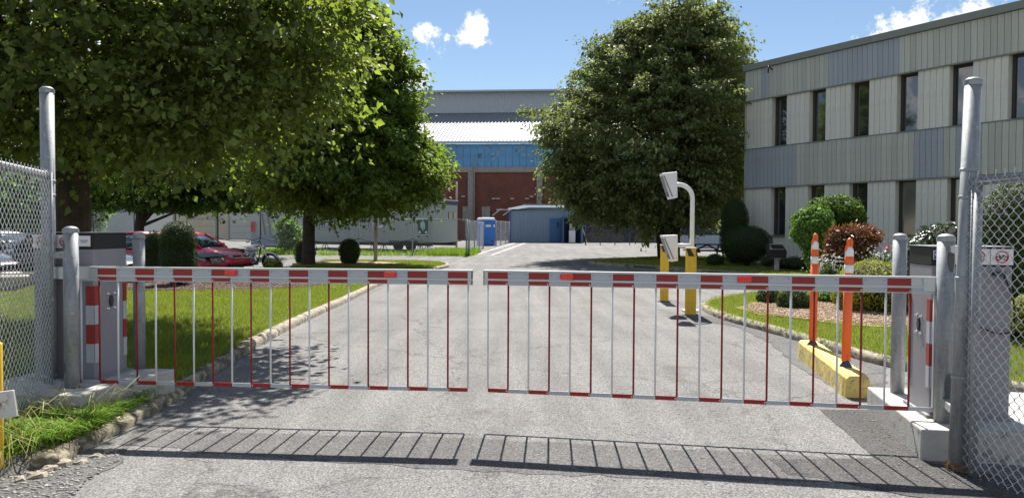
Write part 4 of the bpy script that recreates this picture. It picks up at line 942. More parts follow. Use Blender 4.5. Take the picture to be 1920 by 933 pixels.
cr = thing('card_reader_stand', (P(1297, 500, Yr).x, Yr, 0), 0, 'white gooseneck stand carrying two wedge shaped card reader housings between the yellow bollards', 'card reader')
bx_ = cr.location.x
def LP(px, py): q = P(px, py, Yr); return (q.x - bx_, q.z)
zt = LP(1297, 372)[1]; xl = LP(1266, 346)[0]; ztop = LP(1270, 346)[1]; rr = ztop - zt
pts = [(0, 0, 0), (0, 0, zt)] + [(-rr + rr * math.cos(a), 0, zt + rr * math.sin(a)) for a in [R(x) for x in (15, 30, 45, 60, 75, 90)]] + [(xl, 0, ztop)]
MB().tube(pts, .044, 14).build('gooseneck_pipe', 'white_paint', cr)
za = LP(1290, 460)[1]; MB().tube([(0, 0, za), (LP(1266, 460)[0], 0, za)], .04, 12).build('lower_arm', 'white_paint', cr)
MB().box((0, 0, .02), (.32, .3, .04)).build('base_plate', 'white_paint', cr, bevel=.01)
for pts in (((1238, 326), (1266, 323), (1267, 371), (1254, 374)), ((1239, 441), (1267, 440), (1268, 488), (1256, 490))):
    q = [LP(*p_) for p_ in pts]; h = MB().extr(q, 'y', -.17, .12).build('reader_housing', 'white_paint', cr, bevel=.008)
    a, b = Vector(q[0]), Vector(q[3]); d = (b - a); n = Vector((d.y, -d.x)).normalized()
    def off(t, k): v = a + d * t + n * k; return (v.x, v.y)
    sg = 1 if n.x < 0 else -1
    MB().extr([off(.1, 0), off(.1, .006 * sg), off(.9, .006 * sg), off(.9, 0)], 'y', -.15, .10).build('reader_panel', 'cab_grey', h)
    MB().extr([off(.72, .006 * sg), off(.72, .012 * sg), off(.88, .012 * sg), off(.88, .006 * sg)], 'y', -.12, -.02).build('reader_window', 'black', h)
    # visible slot on the street-facing cheek
    c0 = Vector(q[0]) + Vector((.025, -.05)); c1 = Vector(q[3]) + Vector((.02, .05))
    MB().extr([tuple(c0), (c0.x + .03, c0.y), (c1.x + .03, c1.y), tuple(c1)], 'y', -.1735, -.169).build('cheek_slot', 'cab_grey', h)
    MB().box((q[2][0] - .03, -.172, q[2][1] + .05), (.012, .006, .012)).build('screw', 'cab_dark', h)

# yellow kerb block and orange posts
a = G(1585, 746); b = G(1495, 668); d = Vector((b.x - a.x, b.y - a.y)); Lb = d.length; rzb = math.atan2(d.y, d.x) - R(90)
yb = thing('yellow_kerb_block', (a.x + .12, a.y, 0), rzb, 'worn yellow concrete kerb block under the two orange posts', 'kerb block')
bm_ = MB(); g = random.Random(5); vs = []; fs = []; prof = [(-.125, 0), (-.115, .19), (-.085, .225), (.085, .225), (.115, .19), (.125, 0)]; ns = 26
for i in range(ns + 1):
    y = Lb * i / ns; e = .93 if i in (0, ns) else 1
    for (x, z) in prof: vs.append((x * e + g.uniform(-.004, .004), y + (g.uniform(-.003, .003)), z * (.95 if i in (0, ns) else 1) + (g.uniform(-.004, .003) if z else 0)))
for i in range(ns):
    for k in range(5): fs.append((i * 6 + k, i * 6 + k + 1, (i + 1) * 6 + k + 1, (i + 1) * 6 + k))
fs.append(tuple(range(6))); fs.append(tuple(ns * 6 + k for k in range(5, -1, -1)))
bm_.add(vs, fs); bm_.build('concrete_block', 'yellow_block', yb)
MB().box((0, Lb - .2, .15), (.262, .02, .12)).build('dark_end', 'tar', yb) if False else None
def delin(px, py, label, tilt, H):
    p = G(px, py, .225); t = thing('orange_post', (p.x, p.y + .04, .222), 0, label, 'delineator post', 'orange delineator posts on the yellow block'); t.rotation_euler = (0, tilt, 0)
    MB().lathe([(.062, 0), (.06, .012), (.036, .045), (.03, .09)], 16).build('rubber_foot', 'navy_base', t)
    def sec(z0, z1, r0, r1, m, name): MB().lathe([(r0, z0), (r1, z1)], 16, sx=1, sy=.7).build(name, m, t)
    W_ = .046
    sec(.06, H * .736, W_, W_, 'orange', 'tube'); sec(H * .736, H * .80, W_ + .002, W_ + .001, 'white_paint', 'reflective_sleeve'); sec(H * .80, H * .865, W_, W_ * .98, 'orange', 'tube')
    MB().lathe([(W_, H * .865), (W_ * .95, H * .91), (W_ * .6, H * .94)], 16, sx=1, sy=.7).build('reflective_sleeve', 'white_paint', t)
    hn = MB(); hn.tube([(W_ * .35, 0, H * .93), (W_ * .42, 0, H * .97), (W_ * .3, 0, H - .008), (0, 0, H), (-W_ * .25, 0, H - .01), (-W_ * .3, 0, H * .965), (-W_ * .6, 0, H * .93), (-W_ * .8, 0, H * .905)], .017, 8); hn.build('handle_loop', 'orange', t)
    MB().lathe([(.0045, 0), (.0045, .004)], 8).build('rivet', 'black', t).matrix_local = Matrix.Translation((0, -.036, .12)) @ Matrix.Rotation(R(90), 4, 'X')
delin(1526, 647, 'orange and white delineator post at the far end of the yellow block, the left one', R(.6), 1.34)
delin(1589, 688, 'orange and white delineator post near the street end of the yellow block, the right one', R(.9), 1.30)


# ------------------------------------------------------------------ trees
def foliage(name, ells, ncl, lpc, ln, wd, m, parent, spray=.55, inner=.18, droop=.35, seed=0, spread=.13, keep=None, rej=.8, lamp=1.0):
    g = np.random.default_rng(seed); E = np.array(ells, float); ar = (E[:, 3] * E[:, 4] * E[:, 5]) ** (2 / 3); pr = ar / ar.sum()
    idx = g.choice(len(E), ncl * 2, p=pr); D = nrm(g.normal(size=(ncl * 2, 3)))
    lump = 1 + lamp * .09 * np.sin(D[:, 0] * 5.3 + idx) * np.sin(D[:, 2] * 6.1 + idx * 2) + lamp * .07 * np.sin(D[:, 1] * 9 + D[:, 2] * 7 + idx) + .05 * np.sin(D[:, 0] * 14 + D[:, 2] * 11)
    rad = np.clip(1 - np.abs(g.normal(0, inner, ncl * 2)), .35, 1) * lump * (1 + (g.uniform(0, 1, ncl * 2) < .10) * g.uniform(.04, .17, ncl * 2))
    C = E[idx, :3] + D * E[idx, 3:] * rad[:, None]
    deep = np.zeros(len(C), bool)
    for k in range(len(E)):
        q = np.sqrt((((C - E[k, :3]) / E[k, 3:]) ** 2).sum(1)); deep |= (q < .62) & (idx != k)
    ok = ~(deep & (g.uniform(0, 1, len(C)) < rej))
    if keep is not None: ok &= keep(C)
    C, D = C[ok][:ncl], D[ok][:ncl]; n = len(C)
    out = nrm(D * np.array([1, 1, .35])); sz = spray * g.uniform(.5, 1.3, n)
    rep = np.repeat(np.arange(n), lpc); t = g.uniform(-.7, 1, len(rep)); o = out[rep]; s_ = sz[rep][:, None]
    pos = C[rep] + o * t[:, None] * s_ + np.array([0, 0, -1]) * (np.maximum(t, 0) ** 2)[:, None] * s_ * droop + g.normal(size=(len(rep), 3)) * np.array([spread, spread, spread * .6]) * (.6 + s_)
    A = nrm(o * .7 + np.array([0, 0, -.55]) + g.normal(size=(len(rep), 3)) * .55)
    Nn = nrm(np.array([0, 0, .8]) + o * .35 + g.normal(size=(len(rep), 3)) * .5)
    l = ln * g.uniform(.4, 1.4, len(rep))
    leaf_mesh(name, pos, A, Nn, l, l * wd / ln, m, parent)
    return C, D
def tree(name, base, label, ells, ncl, lpc, ln, wd, m, trunks, nlimb, spray, seed, twigr=.02, group=None, **kw):
    t = thing(name, base, 0, label, 'tree', group)
    C, D = foliage('crown', ells, ncl, lpc, ln, wd, m, t, spray=spray, seed=seed, **kw)
    g = random.Random(seed)
    for pts, rs in trunks: MB().tube(pts, rs, 16).build('trunk', 'bark', t)
    mb = MB(); main = [Vector(p) for p in trunks[0][0]]; tr = trunks[0][1]
    for i in range(nlimb):
        c = Vector(C[g.randrange(len(C))]); k = g.uniform(.45, .98) * (len(main) - 1); a = main[int(k)].lerp(main[min(int(k) + 1, len(main) - 1)], k - int(k))
        if a.z > c.z + .5: a = main[max(0, len(main) // 2)]
        m1 = a.lerp(c, .35) + Vector((0, 0, g.uniform(.1, .5))); m2 = a.lerp(c, .7) + Vector((g.uniform(-.2, .2), g.uniform(-.2, .2), g.uniform(.1, .5))); r0 = twigr * g.uniform(2, 4.5)
        mb.tube([a, m1, m2, c], [r0, r0 * .7, r0 * .4, r0 * .12], 5, cap=False)
    mb.build('limbs', 'bark', t, kind='stuff')
    tw = MB()
    for i in range(min(500, len(C))):
        c = Vector(C[i]); o = Vector(D[i]); tw.tube([c - o * spray * .9 - Vector((0, 0, .05)), c, c + o * spray * .5 - Vector((0, 0, .12))], [twigr * .5, twigr * .35, twigr * .12], 3, cap=False)
    tw.build('twigs', 'bark', t, kind='stuff'); return t
def E(px, py, rx, rz, Y, base, dy=0, ry=None):
    """crown lobe given by its place and size in metres at distance Y"""
    p = P(px, py, Y); k = Y / 1400; return (p.x - base[0], dy, p.z - base[2], rx * k, (ry if ry else rx) * k, rz * k)
# large tree at left
b = (-7.35, 12.45, .09)
ells = [E(150, 125, 420, 180, 11.3, b, -.9), E(90, -110, 450, 280, 11.5, b, .2), E(440, 110, 195, 150, 10.8, b, -1.5), E(345, 225, 150, 80, 10.3, b, -1.9), E(-150, 130, 300, 135, 11.3, b, -.6), E(300, -60, 350, 200, 11, b, -.8), E(60, 190, 260, 95, 11.3, b, -.8), E(560, 50, 110, 130, 10.8, b, -1.4), E(580, 170, 60, 60, 10.6, b, -1.4)]
def keepL(C):   # gaps seen through the lower right of the crown
    return (C[:, 2] > 2.15)
tree('linden_tree', b, 'huge shaded linden tree with a thick dark trunk and low hanging crown at the left', ells, 2050, 42, .115, .09, 'leaf_big',
     [([(0, 0, -.1), (.02, 0, .2), (.0, 0, 1.3), (.05, 0, 2.5), (.1, -.1, 4.2), (.0, 0, 6), (-.1, .1, 8)], [.42, .32, .29, .275, .22, .14, .05])], 70, .52, 21, .018, keep=keepL, inner=.3, spread=.13, droop=.5)
# middle lime tree
b = (-8.35, 30.6, .12); Y_ = 30.6
ells = [E(632, 280, 172, 115, Y_, b), E(640, 140, 118, 112, Y_, b), E(690, 66, 36, 62, Y_, b), E(744, 165, 30, 66, Y_, b), E(605, 70, 95, 95, Y_, b), E(650, 335, 160, 62, Y_, b), E(768, 296, 58, 58, Y_, b), E(770, 350, 40, 34, Y_, b), E(620, 10, 70, 70, Y_, b)]
tree('lime_tree', b, 'sunlit leafy lime tree over the round clipped shrubs, in front of the trailer', ells, 3000, 44, .17, .125, 'leaf_mid',
     [([(0, 0, -.1), (.0, 0, .2), (.02, 0, 1.4), (.08, 0, 2.6), (.25, .1, 4.4), (.5, 0, 7), (.9, 0, 9.2)], [.33, .27, .245, .21, .16, .1, .04]), ([(.08, 0, 2.4), (.9, .1, 3.6), (1.6, .2, 5.2), (2.6, .2, 6.6)], [.13, .10, .07, .03]), ([(.05, 0, 2.5), (-.9, .1, 4.2), (-1.5, -.1, 6.2)], [.13, .1, .04])], 90, .6, 22, .03, inner=.24, lamp=1.8, keep=lambda C: C[:, 2] > 2.1)
# large right tree
b = (8.15, 38.0, .12); Y_ = 38
ells = [E(1225, 265, 195, 150, Y_, b), E(1268, 75, 82, 85, Y_, b), E(1280, 150, 125, 120, Y_, b), E(1150, 128, 58, 68, Y_, b), E(1352, 118, 60, 90, Y_, b, 1.2), E(1200, 78, 45, 42, Y_, b), E(1320, 55, 48, 52, Y_, b), E(1230, 360, 150, 72, Y_, b), E(1075, 250, 58, 75, Y_, b), E(1060, 330, 38, 50, Y_, b), E(1340, 330, 75, 75, Y_, b, .8), E(1310, 220, 95, 120, Y_, b, 1), E(1120, 370, 55, 45, Y_, b), E(1385, 100, 28, 35, Y_, b, 1.5)]
tree('broad_tree', b, 'broad dense dark green tree left of the grey building, above the picnic table', ells, 4300, 40, .19, .12, 'leaf_right',
     [([(0, 0, -.1), (.0, 0, .3), (.05, 0, 1.4), (.15, 0, 2.6), (.2, .1, 5), (.1, 0, 8), (.2, 0, 10.5)], [.5, .4, .36, .30, .22, .12, .04]), ([(-.45, -.1, -.1), (-.55, 0, 1.0), (-.75, 0, 2.4), (-1.1, .1, 4.6)], [.3, .25, .2, .08])], 80, .6, 23, .03, inner=.26, rej=.4, lamp=1.5)
# small dark tree between
b = (-19.0, 38.0, .18); Y_ = 38
ells = [E(260, 385, 85, 42, Y_, b), E(210, 370, 50, 32, Y_, b), E(330, 380, 70, 36, Y_, b), E(400, 385, 75, 38, Y_, b), E(300, 330, 140, 55, Y_, b), E(475, 375, 80, 42, Y_, b), E(420, 340, 90, 50, Y_, b)]
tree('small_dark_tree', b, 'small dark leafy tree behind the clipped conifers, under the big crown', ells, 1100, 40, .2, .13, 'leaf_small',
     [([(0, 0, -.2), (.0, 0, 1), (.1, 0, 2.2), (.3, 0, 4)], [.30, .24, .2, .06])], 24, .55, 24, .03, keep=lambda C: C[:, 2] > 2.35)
g_ = 'sunlit trees far behind the left fence'
for i, (px, top, w, Y_, lb) in enumerate(((-60, 318, 60, 46, 'sunlit far tree cut by the left frame edge, behind the fence mesh'), (25, 335, 52, 44, 'pale green far tree behind the fence mesh above the parked cars'), (82, 350, 40, 48, 'low far tree beside the tall left fence post'), (150, 352, 36, 50, 'low far tree beside the thick linden trunk'))):
    q = P(px, 430, Y_); b = (q.x, Y_, gz(Y_)); h = (427 - top) / 2
    tree('far_tree', b, lb, [E(px, top + h, w, h, Y_, b), E(px + w * .6, top + h * 1.2, w * .5, h * .7, Y_, b)], 260, 34, .26, .18, 'lime_leaf', [([(0, 0, -.2), (0, 0, 1.5), (.1, 0, 2.5)], [.2, .15, .08])], 8, .6, 30 + i, .03, group=g_)
b = (P(545, 430, 43).x, 43, .16)
tree('sapling', b, 'pale leafy sapling on the far fence behind the lime tree trunk', [E(545, 445, 18, 26, 43, b), E(538, 425, 12, 16, 43, b)], 90, 26, .2, .14, 'lime_leaf', [([(0, 0, -.2), (0, 0, 1.2)], [.06, .03])], 5, .35, 41, .02)

# ------------------------------------------------------------------ shrubs
def bush(name, loc, label, ells, n, ln, wd, m, cat='shrub', group=None, core=.86, jit=.06, coremat='core', stems=0, tilt=.45, seed=0, lumpy=.03):
    t = thing(name, loc, 0, label, cat, group); g = np.random.default_rng(seed + 5); E_ = np.array(ells, float); ar = (E_[:, 3] * E_[:, 4] * E_[:, 5]) ** (2 / 3)
    idx = g.choice(len(E_), n, p=ar / ar.sum()); D = nrm(g.normal(size=(n, 3)))
    lump = 1 + lumpy * np.sin(D[:, 0] * 6 + idx + seed) * np.sin(D[:, 2] * 5 + D[:, 1] * 6) + lumpy * .6 * np.sin(D[:, 1] * 13 + D[:, 2] * 11 + seed)
    C = E_[idx, :3] + D * E_[idx, 3:] * (lump * (1 - np.abs(g.normal(0, jit, n))))[:, None] + g.normal(size=(n, 3)) * ln * .3
    C[:, 2] = np.maximum(C[:, 2], .02)
    No = nrm(D / E_[idx, 3:]); A = nrm(np.cross(No, g.normal(size=(n, 3))) * 1 + No * tilt + g.normal(size=(n, 3)) * .3)
    l = ln * g.uniform(.6, 1.3, n); leaf_mesh('foliage', C, A, nrm(No + g.normal(size=(n, 3)) * .45), l, l * wd / ln, m, t)
    mb = MB(); gg = random.Random(seed)
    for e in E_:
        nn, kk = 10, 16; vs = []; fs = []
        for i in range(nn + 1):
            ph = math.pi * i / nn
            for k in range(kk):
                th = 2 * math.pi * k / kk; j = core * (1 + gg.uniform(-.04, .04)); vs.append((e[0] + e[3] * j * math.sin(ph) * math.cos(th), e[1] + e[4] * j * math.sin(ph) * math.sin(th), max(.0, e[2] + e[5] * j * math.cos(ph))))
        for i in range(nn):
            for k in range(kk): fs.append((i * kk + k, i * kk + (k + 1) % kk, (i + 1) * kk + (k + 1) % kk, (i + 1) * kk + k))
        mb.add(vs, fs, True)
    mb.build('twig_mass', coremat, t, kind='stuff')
    if stems:
        sb = MB()
        for i in range(stems):
            a = 6.28 * i / stems; sb.tube([(.08 * math.cos(a), .08 * math.sin(a), -.05), (.22 * math.cos(a), .22 * math.sin(a), .5 + E_[0, 2] * .5)], [.035, .02], 6)
        sb.build('stems', 'bark', t, kind='stuff')
    return t
def bpx(px, Y, z0=.1): q = P(px, 430, Y); return (q.x, Y, z0 + gz(Y))
def el(px, py, rx, rz, Y, loc, dy=0, ry=None):
    p = P(px, py, Y); k = Y / 1400; return (p.x - loc[0], dy, p.z - loc[2], rx * k, (ry or rx) * k, rz * k)
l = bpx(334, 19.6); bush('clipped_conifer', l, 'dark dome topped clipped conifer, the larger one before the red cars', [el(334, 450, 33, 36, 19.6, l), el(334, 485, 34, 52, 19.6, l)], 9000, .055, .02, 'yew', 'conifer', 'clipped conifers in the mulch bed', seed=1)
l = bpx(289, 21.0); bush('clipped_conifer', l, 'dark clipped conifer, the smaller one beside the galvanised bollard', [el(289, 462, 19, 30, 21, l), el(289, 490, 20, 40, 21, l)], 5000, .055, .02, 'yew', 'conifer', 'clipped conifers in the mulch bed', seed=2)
g_ = 'round clipped shrubs near the lime tree'
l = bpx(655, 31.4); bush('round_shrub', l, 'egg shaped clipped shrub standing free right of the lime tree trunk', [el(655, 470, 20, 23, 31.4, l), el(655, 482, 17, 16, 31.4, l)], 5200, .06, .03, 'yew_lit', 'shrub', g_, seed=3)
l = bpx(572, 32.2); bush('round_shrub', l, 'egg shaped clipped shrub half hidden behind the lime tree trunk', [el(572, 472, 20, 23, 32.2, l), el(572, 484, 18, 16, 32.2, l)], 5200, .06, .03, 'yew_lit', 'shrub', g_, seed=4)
l = bpx(512, 27.6); bush('yellow_shrub', l, 'small yellow green shrub under the motorcycle front wheel', [el(512, 498, 17, 9, 27.6, l), el(504, 494, 8, 7, 27.6, l), el(522, 495, 8, 7, 27.6, l)], 1400, .08, .045, 'mound_leaf', seed=5, jit=.2)
# right side
l = bpx(1378, 33.0); bush('topiary_column', l, 'tall dome topped topiary column at the corner of the grey building', [el(1378, 412, 25, 39, 33, l), el(1376, 450, 26, 44, 33, l)], 11000, .06, .03, 'yew', 'topiary', seed=6, stems=4)
l = bpx(1402, 31.2); bush('topiary_globe', l, 'wide rounded dark shrub overlapping the topiary column, on short stems', [el(1402, 455, 45, 33, 31.2, l), el(1398, 470, 38, 24, 31.2, l)], 11000, .06, .03, 'yew', 'topiary', seed=7, stems=6)
l = bpx(1341, 31.5); bush('low_shrub', l, 'small low shrub left of the topiary under the picnic table', [el(1341, 488, 16, 12, 31.5, l)], 900, .08, .04, 'yew', seed=8)
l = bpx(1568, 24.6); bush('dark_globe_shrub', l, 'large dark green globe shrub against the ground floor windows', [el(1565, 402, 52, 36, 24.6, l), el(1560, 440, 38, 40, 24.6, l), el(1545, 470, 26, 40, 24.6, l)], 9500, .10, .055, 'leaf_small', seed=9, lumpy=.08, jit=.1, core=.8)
l = bpx(1524, 22.6); bush('bright_globe_shrub', l, 'bright green leafy globe shrub on a dark tapered base', [el(1524, 428, 38, 40, 22.6, l), el(1532, 470, 22, 42, 22.6, l)], 8500, .105, .065, 'lime_leaf', seed=10, lumpy=.10, jit=.12, core=.78)
l = bpx(1598, 20.0); bush('copper_shrub', l, 'copper and dark red leafed shrub between the orange posts', [el(1603, 448, 42, 28, 20, l), el(1580, 476, 38, 34, 20, l), el(1628, 444, 24, 20, 20, l), el(1562, 500, 24, 24, 20, l), el(1570, 446, 20, 20, 20, l), el(1610, 480, 30, 30, 20, l)], 6000, .15, .045, 'copper_leaf', seed=11, jit=.28, tilt=1.1, lumpy=.16, core=.6)
l = bpx(1650, 14.2); bush('golden_mound_shrub', l, 'low golden green mound shrub with dark underside behind the boom arm', [el(1640, 540, 74, 52, 14.2, l), el(1690, 545, 50, 46, 14.2, l), el(1610, 555, 45, 40, 14.2, l)], 15000, .045, .025, 'mound_leaf', seed=12, jit=.06, lumpy=.05)
g_ = 'small dark yews at the island nose'
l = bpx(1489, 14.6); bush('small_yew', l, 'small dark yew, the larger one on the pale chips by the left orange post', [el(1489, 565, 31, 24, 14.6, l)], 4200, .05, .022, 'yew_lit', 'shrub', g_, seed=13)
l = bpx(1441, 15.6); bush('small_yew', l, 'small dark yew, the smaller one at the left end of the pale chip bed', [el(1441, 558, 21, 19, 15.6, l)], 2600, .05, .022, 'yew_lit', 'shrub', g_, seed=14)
l = bpx(1560, 15.8); bush('low_lime_shrub', l, 'low pale green shrub between the two orange posts', [el(1556, 558, 26, 15, 15.8, l)], 1500, .06, .03, 'lime_leaf', seed=15, jit=.2)
l = bpx(1455, 29.0); bush('low_shrub', l, 'low dark shrub right of the small slanted sign box', [el(1490, 495, 34, 14, 29, l), el(1440, 490, 14, 10, 29, l)], 1800, .08, .035, 'yew', seed=16)
l = bpx(1770, 11.6); bush('rhododendron', l, 'dark glossy leafed shrub over the top of the right cabinet', [el(1775, 462, 62, 44, 11.6, l), el(1735, 475, 40, 34, 11.6, l), el(1830, 468, 45, 40, 11.6, l), el(1775, 520, 80, 50, 11.6, l)], 6500, .085, .035, 'rhodo_leaf', seed=17, jit=.14, tilt=.2)
l = bpx(1925, 10.6); bush('arborvitae', l, 'large bright edged arborvitae behind the right chain link fence', [el(1925, 440, 92, 105, 10.6, l), el(1925, 530, 95, 120, 10.6, l)], 26000, .05, .018, 'yew_lit', 'conifer', seed=18)
l = bpx(1925, 8.6); bush('low_golden_shrub', l, 'small yellow green shrub at the right frame edge beside the cabinet', [el(1930, 590, 38, 34, 8.6, l)], 2200, .05, .025, 'mound_leaf', seed=19, jit=.15)
def flowers(px, py, w, h, Y, n, m, label, ztop=None):
    q = P(px, py, Y); n_ = n; C = np.stack([rng.normal(q.x, w * Y / 1400 / 2, n_), rng.normal(Y, .25, n_), rng.normal(q.z, h * Y / 1400 / 2, n_)], 1); C[:, 2] = np.maximum(C[:, 2], .15)
    t = thing('flowering_plant', (q.x, Y, .1), 0, label, 'flowers'); C -= np.array([q.x, Y, .1]); leaf_mesh('petals', C, rdir(n_), rdir(n_), .06, .05, m, t, fold=.1)['kind'] = 'stuff'
    sb = MB()
    for c in C[::3]: sb.tube([(c[0] * .5, c[1] * .5, 0), tuple(c)], .006, 3, cap=False)
    sb.build('stems', 'yew_lit', t, kind='stuff')
    C2 = np.stack([rng.normal(0, w * Y / 1400 / 2, n_ * 2), rng.normal(0, .25, n_ * 2), rng.uniform(.05, max(.1, float(C[:, 2].mean())), n_ * 2)], 1); leaf_mesh('leaves', C2, rdir(n_ * 2), rdir(n_ * 2), .09, .03, 'leaf_small', t)
flowers(1553, 496, 26, 22, 18.5, 200, 'flower', 'white flowers at the foot of the copper leafed shrub')
flowers(1652, 478, 26, 12, 18.2, 110, 'flower', 'small white flowers right of the copper shrub above the golden mound')
flowers(1668, 466, 5, 10, 18.2, 40, 'pink', 'single pink flower spike near the galvanised bollard')

# ------------------------------------------------------------------ far yard: trailer, fence, toilet, poles
ta = math.atan2(-.447, .894); tr_ = thing('office_trailer', (-4.9, 46, gz(46)), ta, 'long grey site office trailer on wheels and jack stands behind the far fence', 'trailer')
TLn = 10.6; zb_, zt_ = .56, 3.2
MB().box((-TLn / 2, 1.45, (zb_ + zt_) / 2), (TLn, 2.9, zt_ - zb_)).build('body', 'trailer', tr_)
corr('side_panel', TLn, zt_ - zb_ - .3, .2, .018, 'trailer', tr_, (-TLn, -.003, zb_ + .02))
ep = corr('end_panel', 2.9, zt_ - zb_ - .3, .2, .018, 'trailer', tr_, (.003, 0, zb_ + .02)); ep.rotation_euler = (0, 0, R(90))
MB().box((-TLn / 2, 1.45, zt_ - .1), (TLn + .1, 3.0, .26)).build('dark_trim', 'trailer_trim', tr_); MB().box((-TLn / 2, 1.45, zt_ + .055), (TLn + .14, 3.04, .05)).build('roof', 'white_paint', tr_)
MB().box((.06, .9, zt_ - .08), (.02, .7, .12)).build('trim_plate', 'white_paint', tr_)
for y in (2.0, 2.55): MB().box((.03, y, 2.3), (.05, .28, .42)).build('end_window', 'win_glass', tr_)
MB().box((-TLn / 2, -.01, zb_ - .1), (TLn, .12, .2)).box((-TLn / 2, 2.8, zb_ - .1), (TLn, .12, .2)).build('chassis', 'black', tr_)
for x in (-1.68, -2.63):
    w = MB().lathe([(.2, -.1), (.34, -.09), (.36, -.05), (.36, .05), (.34, .09), (.2, .1)], 20).build('wheel', 'tyre', tr_); w.location = (x, .12, .36); w.rotation_euler = (R(90), 0, 0)
    r_ = MB().lathe([(.19, .08), (.19, .105), (.12, .085), (.05, .1)], 16).build('rim', 'rim', w)
MB().box((-2.15, .1, .62), (2.2, .3, .1)).build('mudguard', 'black', tr_)
for x in (-9.6, -8.57, -6.2, -4.6, -3.8, -.45, .0 - .05 - .0):
    s_ = MB()
    for k in range(4): a = .785 + k * 1.571; s_.tube([(0, 0, .5), (.3 * math.cos(a), .3 * math.sin(a), 0)], .022, 5)
    o = s_.build('jack_stand', 'black', tr_); o.location = (x if x < -.1 else -1.0, .15, 0)
for x in (-8.1, -4.27):
    o = MB().box((x, -.03, 1.62), (1.2, .02, .27)).build('wall_sign', 'sign_white', tr_); MB().box((x - .47, -.043, 1.62), (.26, .008, .25)).build('pictogram_field', 'blue_sticker', o)
    q = MB().torus((x - .47, -.05, 1.63), .05, .018, 'y', 14, 5, .4).box((x - .47, -.05, 1.56), (.12, .006, .04)).build('pictogram', 'sign_white', o)
    t1 = text_mesh('Stationnement', .125, 'blue_sticker', 'sign_lettering', None, align='LEFT', bold=.003); t1.parent = o; t1.location = (x - .3, -.045, 1.66)
    t1 = text_mesh('visiteurs', .125, 'blue_sticker', 'sign_lettering', None, align='LEFT', bold=.003); t1.parent = o; t1.location = (x - .3, -.045, 1.55)
ap = MB().box((-.66, -.05, 1.43), (.88, .02, 1.2)).build('assembly_point_sign', 'sign_white', tr_)
MB().box((-.66, -.063, 1.54), (.82, .006, .92)).box((-.66, -.063, .945), (.82, .006, .17)).build('green_field', 'green_sign', ap)
MB().box((-.66, -.0625, .945), (.82, .005, .01)).build('divider', 'sign_white', ap)
pg = MB()
for dx, dz, s1 in ((-.12, 0, 1.0), (.1, -.03, .9), (0, .12, 1.0), (.0, -.12, .8)):
    pg.lathe([(.0, -.045), (.03, -.035), (.045, 0), (.03, .035), (.0, .045)], 10, (-.66 + dx, -.075, 1.80 + dz), sy=.15); pg.box((-.66 + dx, -.072, 1.66 + dz), (.085 * s1, .006, .19 * s1)); pg.box((-.66 + dx, -.072, 1.52 + dz), (.06, .006, .14))
for sx_ in (-1, 1):
    c = Vector((-.66 + sx_ * .27, 1.19)); pg.extr([(c.x + sx_ * .03, c.y - .09), (c.x + sx_ * .09, c.y - .03), (c.x, c.y + .03), (c.x - sx_ * .03, c.y)], 'y', -.074, -.068); pg.extr([(c.x - sx_ * .1, c.y + .1), (c.x - sx_ * .1, c.y - .08), (c.x + sx_ * .08, c.y + .1)], 'y', -.0745, -.0685)
pg.build('people_and_arrows', 'sign_white', ap, kind='stuff')
for tt_, z in (('POINT DE', .985), ('RASSEMBLEMENT', .91)): q = text_mesh(tt_, .085, 'sign_white', 'sign_lettering', None, bold=.002); q.parent = ap; q.location = (-.66, -.068, z)

def far_mesh(Ln, h, name, parent, pitch=.11, m='wire'):
    mb = MB(); r = .0014; V = []; F = []
    n = int((Ln + h) / pitch)
    for s_ in (1, -1):
        for i in range(n):
            x0 = i * pitch - h if s_ > 0 else i * pitch; a = [x0, 0.]; b_ = [x0 + s_ * h, h]
            # clip to 0..Ln
            def clip(p, q):
                if p[0] < 0: t = -p[0] / (q[0] - p[0]) if q[0] != p[0] else 0; p = [0, p[1] + (q[1] - p[1]) * t]
                if p[0] > Ln: t = (Ln - p[0]) / (q[0] - p[0]); p = [Ln, p[1] + (q[1] - p[1]) * t]
                return p
            if max(a[0], b_[0]) <= 0 or min(a[0], b_[0]) >= Ln: continue
            a2 = clip(a, b_); b2 = clip(b_, a); o = len(V)
            for p_ in (a2, b2): V += [(p_[0] - r, 0, p_[1]), (p_[0] + r, r, p_[1]), (p_[0] + r, -r, p_[1])]
            for w in range(3): F.append((o + w, o + (w + 1) % 3, o + 3 + (w + 1) % 3, o + 3 + w))
    mb.add(V, F); return mb.build(name, m, parent, kind='stuff')
def yard_fence(A, B, n, h, label, group=None, mp='galv', cable=True, top=True, first=None):
    A = Vector(A); B = Vector(B); d = B - A; Ln = d.length; t = thing('yard_fence', (A.x, A.y, gz(A.y)), math.atan2(d.y, d.x), label, 'fence', group)
    far_mesh(Ln, h - .08, 'wire_mesh', t).location.z = .06
    dz = gz(B.y) - gz(A.y)
    for i in range(n + 1):
        MB().tube([(Ln * i / n, 0, -.2), (Ln * i / n, 0, h + .03)], .04 if i not in (0, n) else .055, 8).build('fence_post', mp, t)
    if top: MB().tube([(0, 0, h), (Ln, 0, h)], .025, 6).build('top_rail', mp, t)
    if cable:
        pts = []
        for i in range(n * 8 + 1):
            u = i / (n * 8); f = (i % 8) / 8; pts.append((Ln * u, -.06, .92 - .26 * 4 * f * (1 - f) * .8))
        MB().tube(pts, .02, 4).build('sagging_cable', 'tyre', t)
    return t
xs = [P(px, 430, 41).x for px in (571, 660, 749, 838)]
sp_ = xs[1] - xs[0]
yard_fence((xs[0], 41), (P(875, 430, 41).x, 41), 3, 2.0, 'grey chain link yard fence with sagging cable in front of the trailer', 'yard fences')
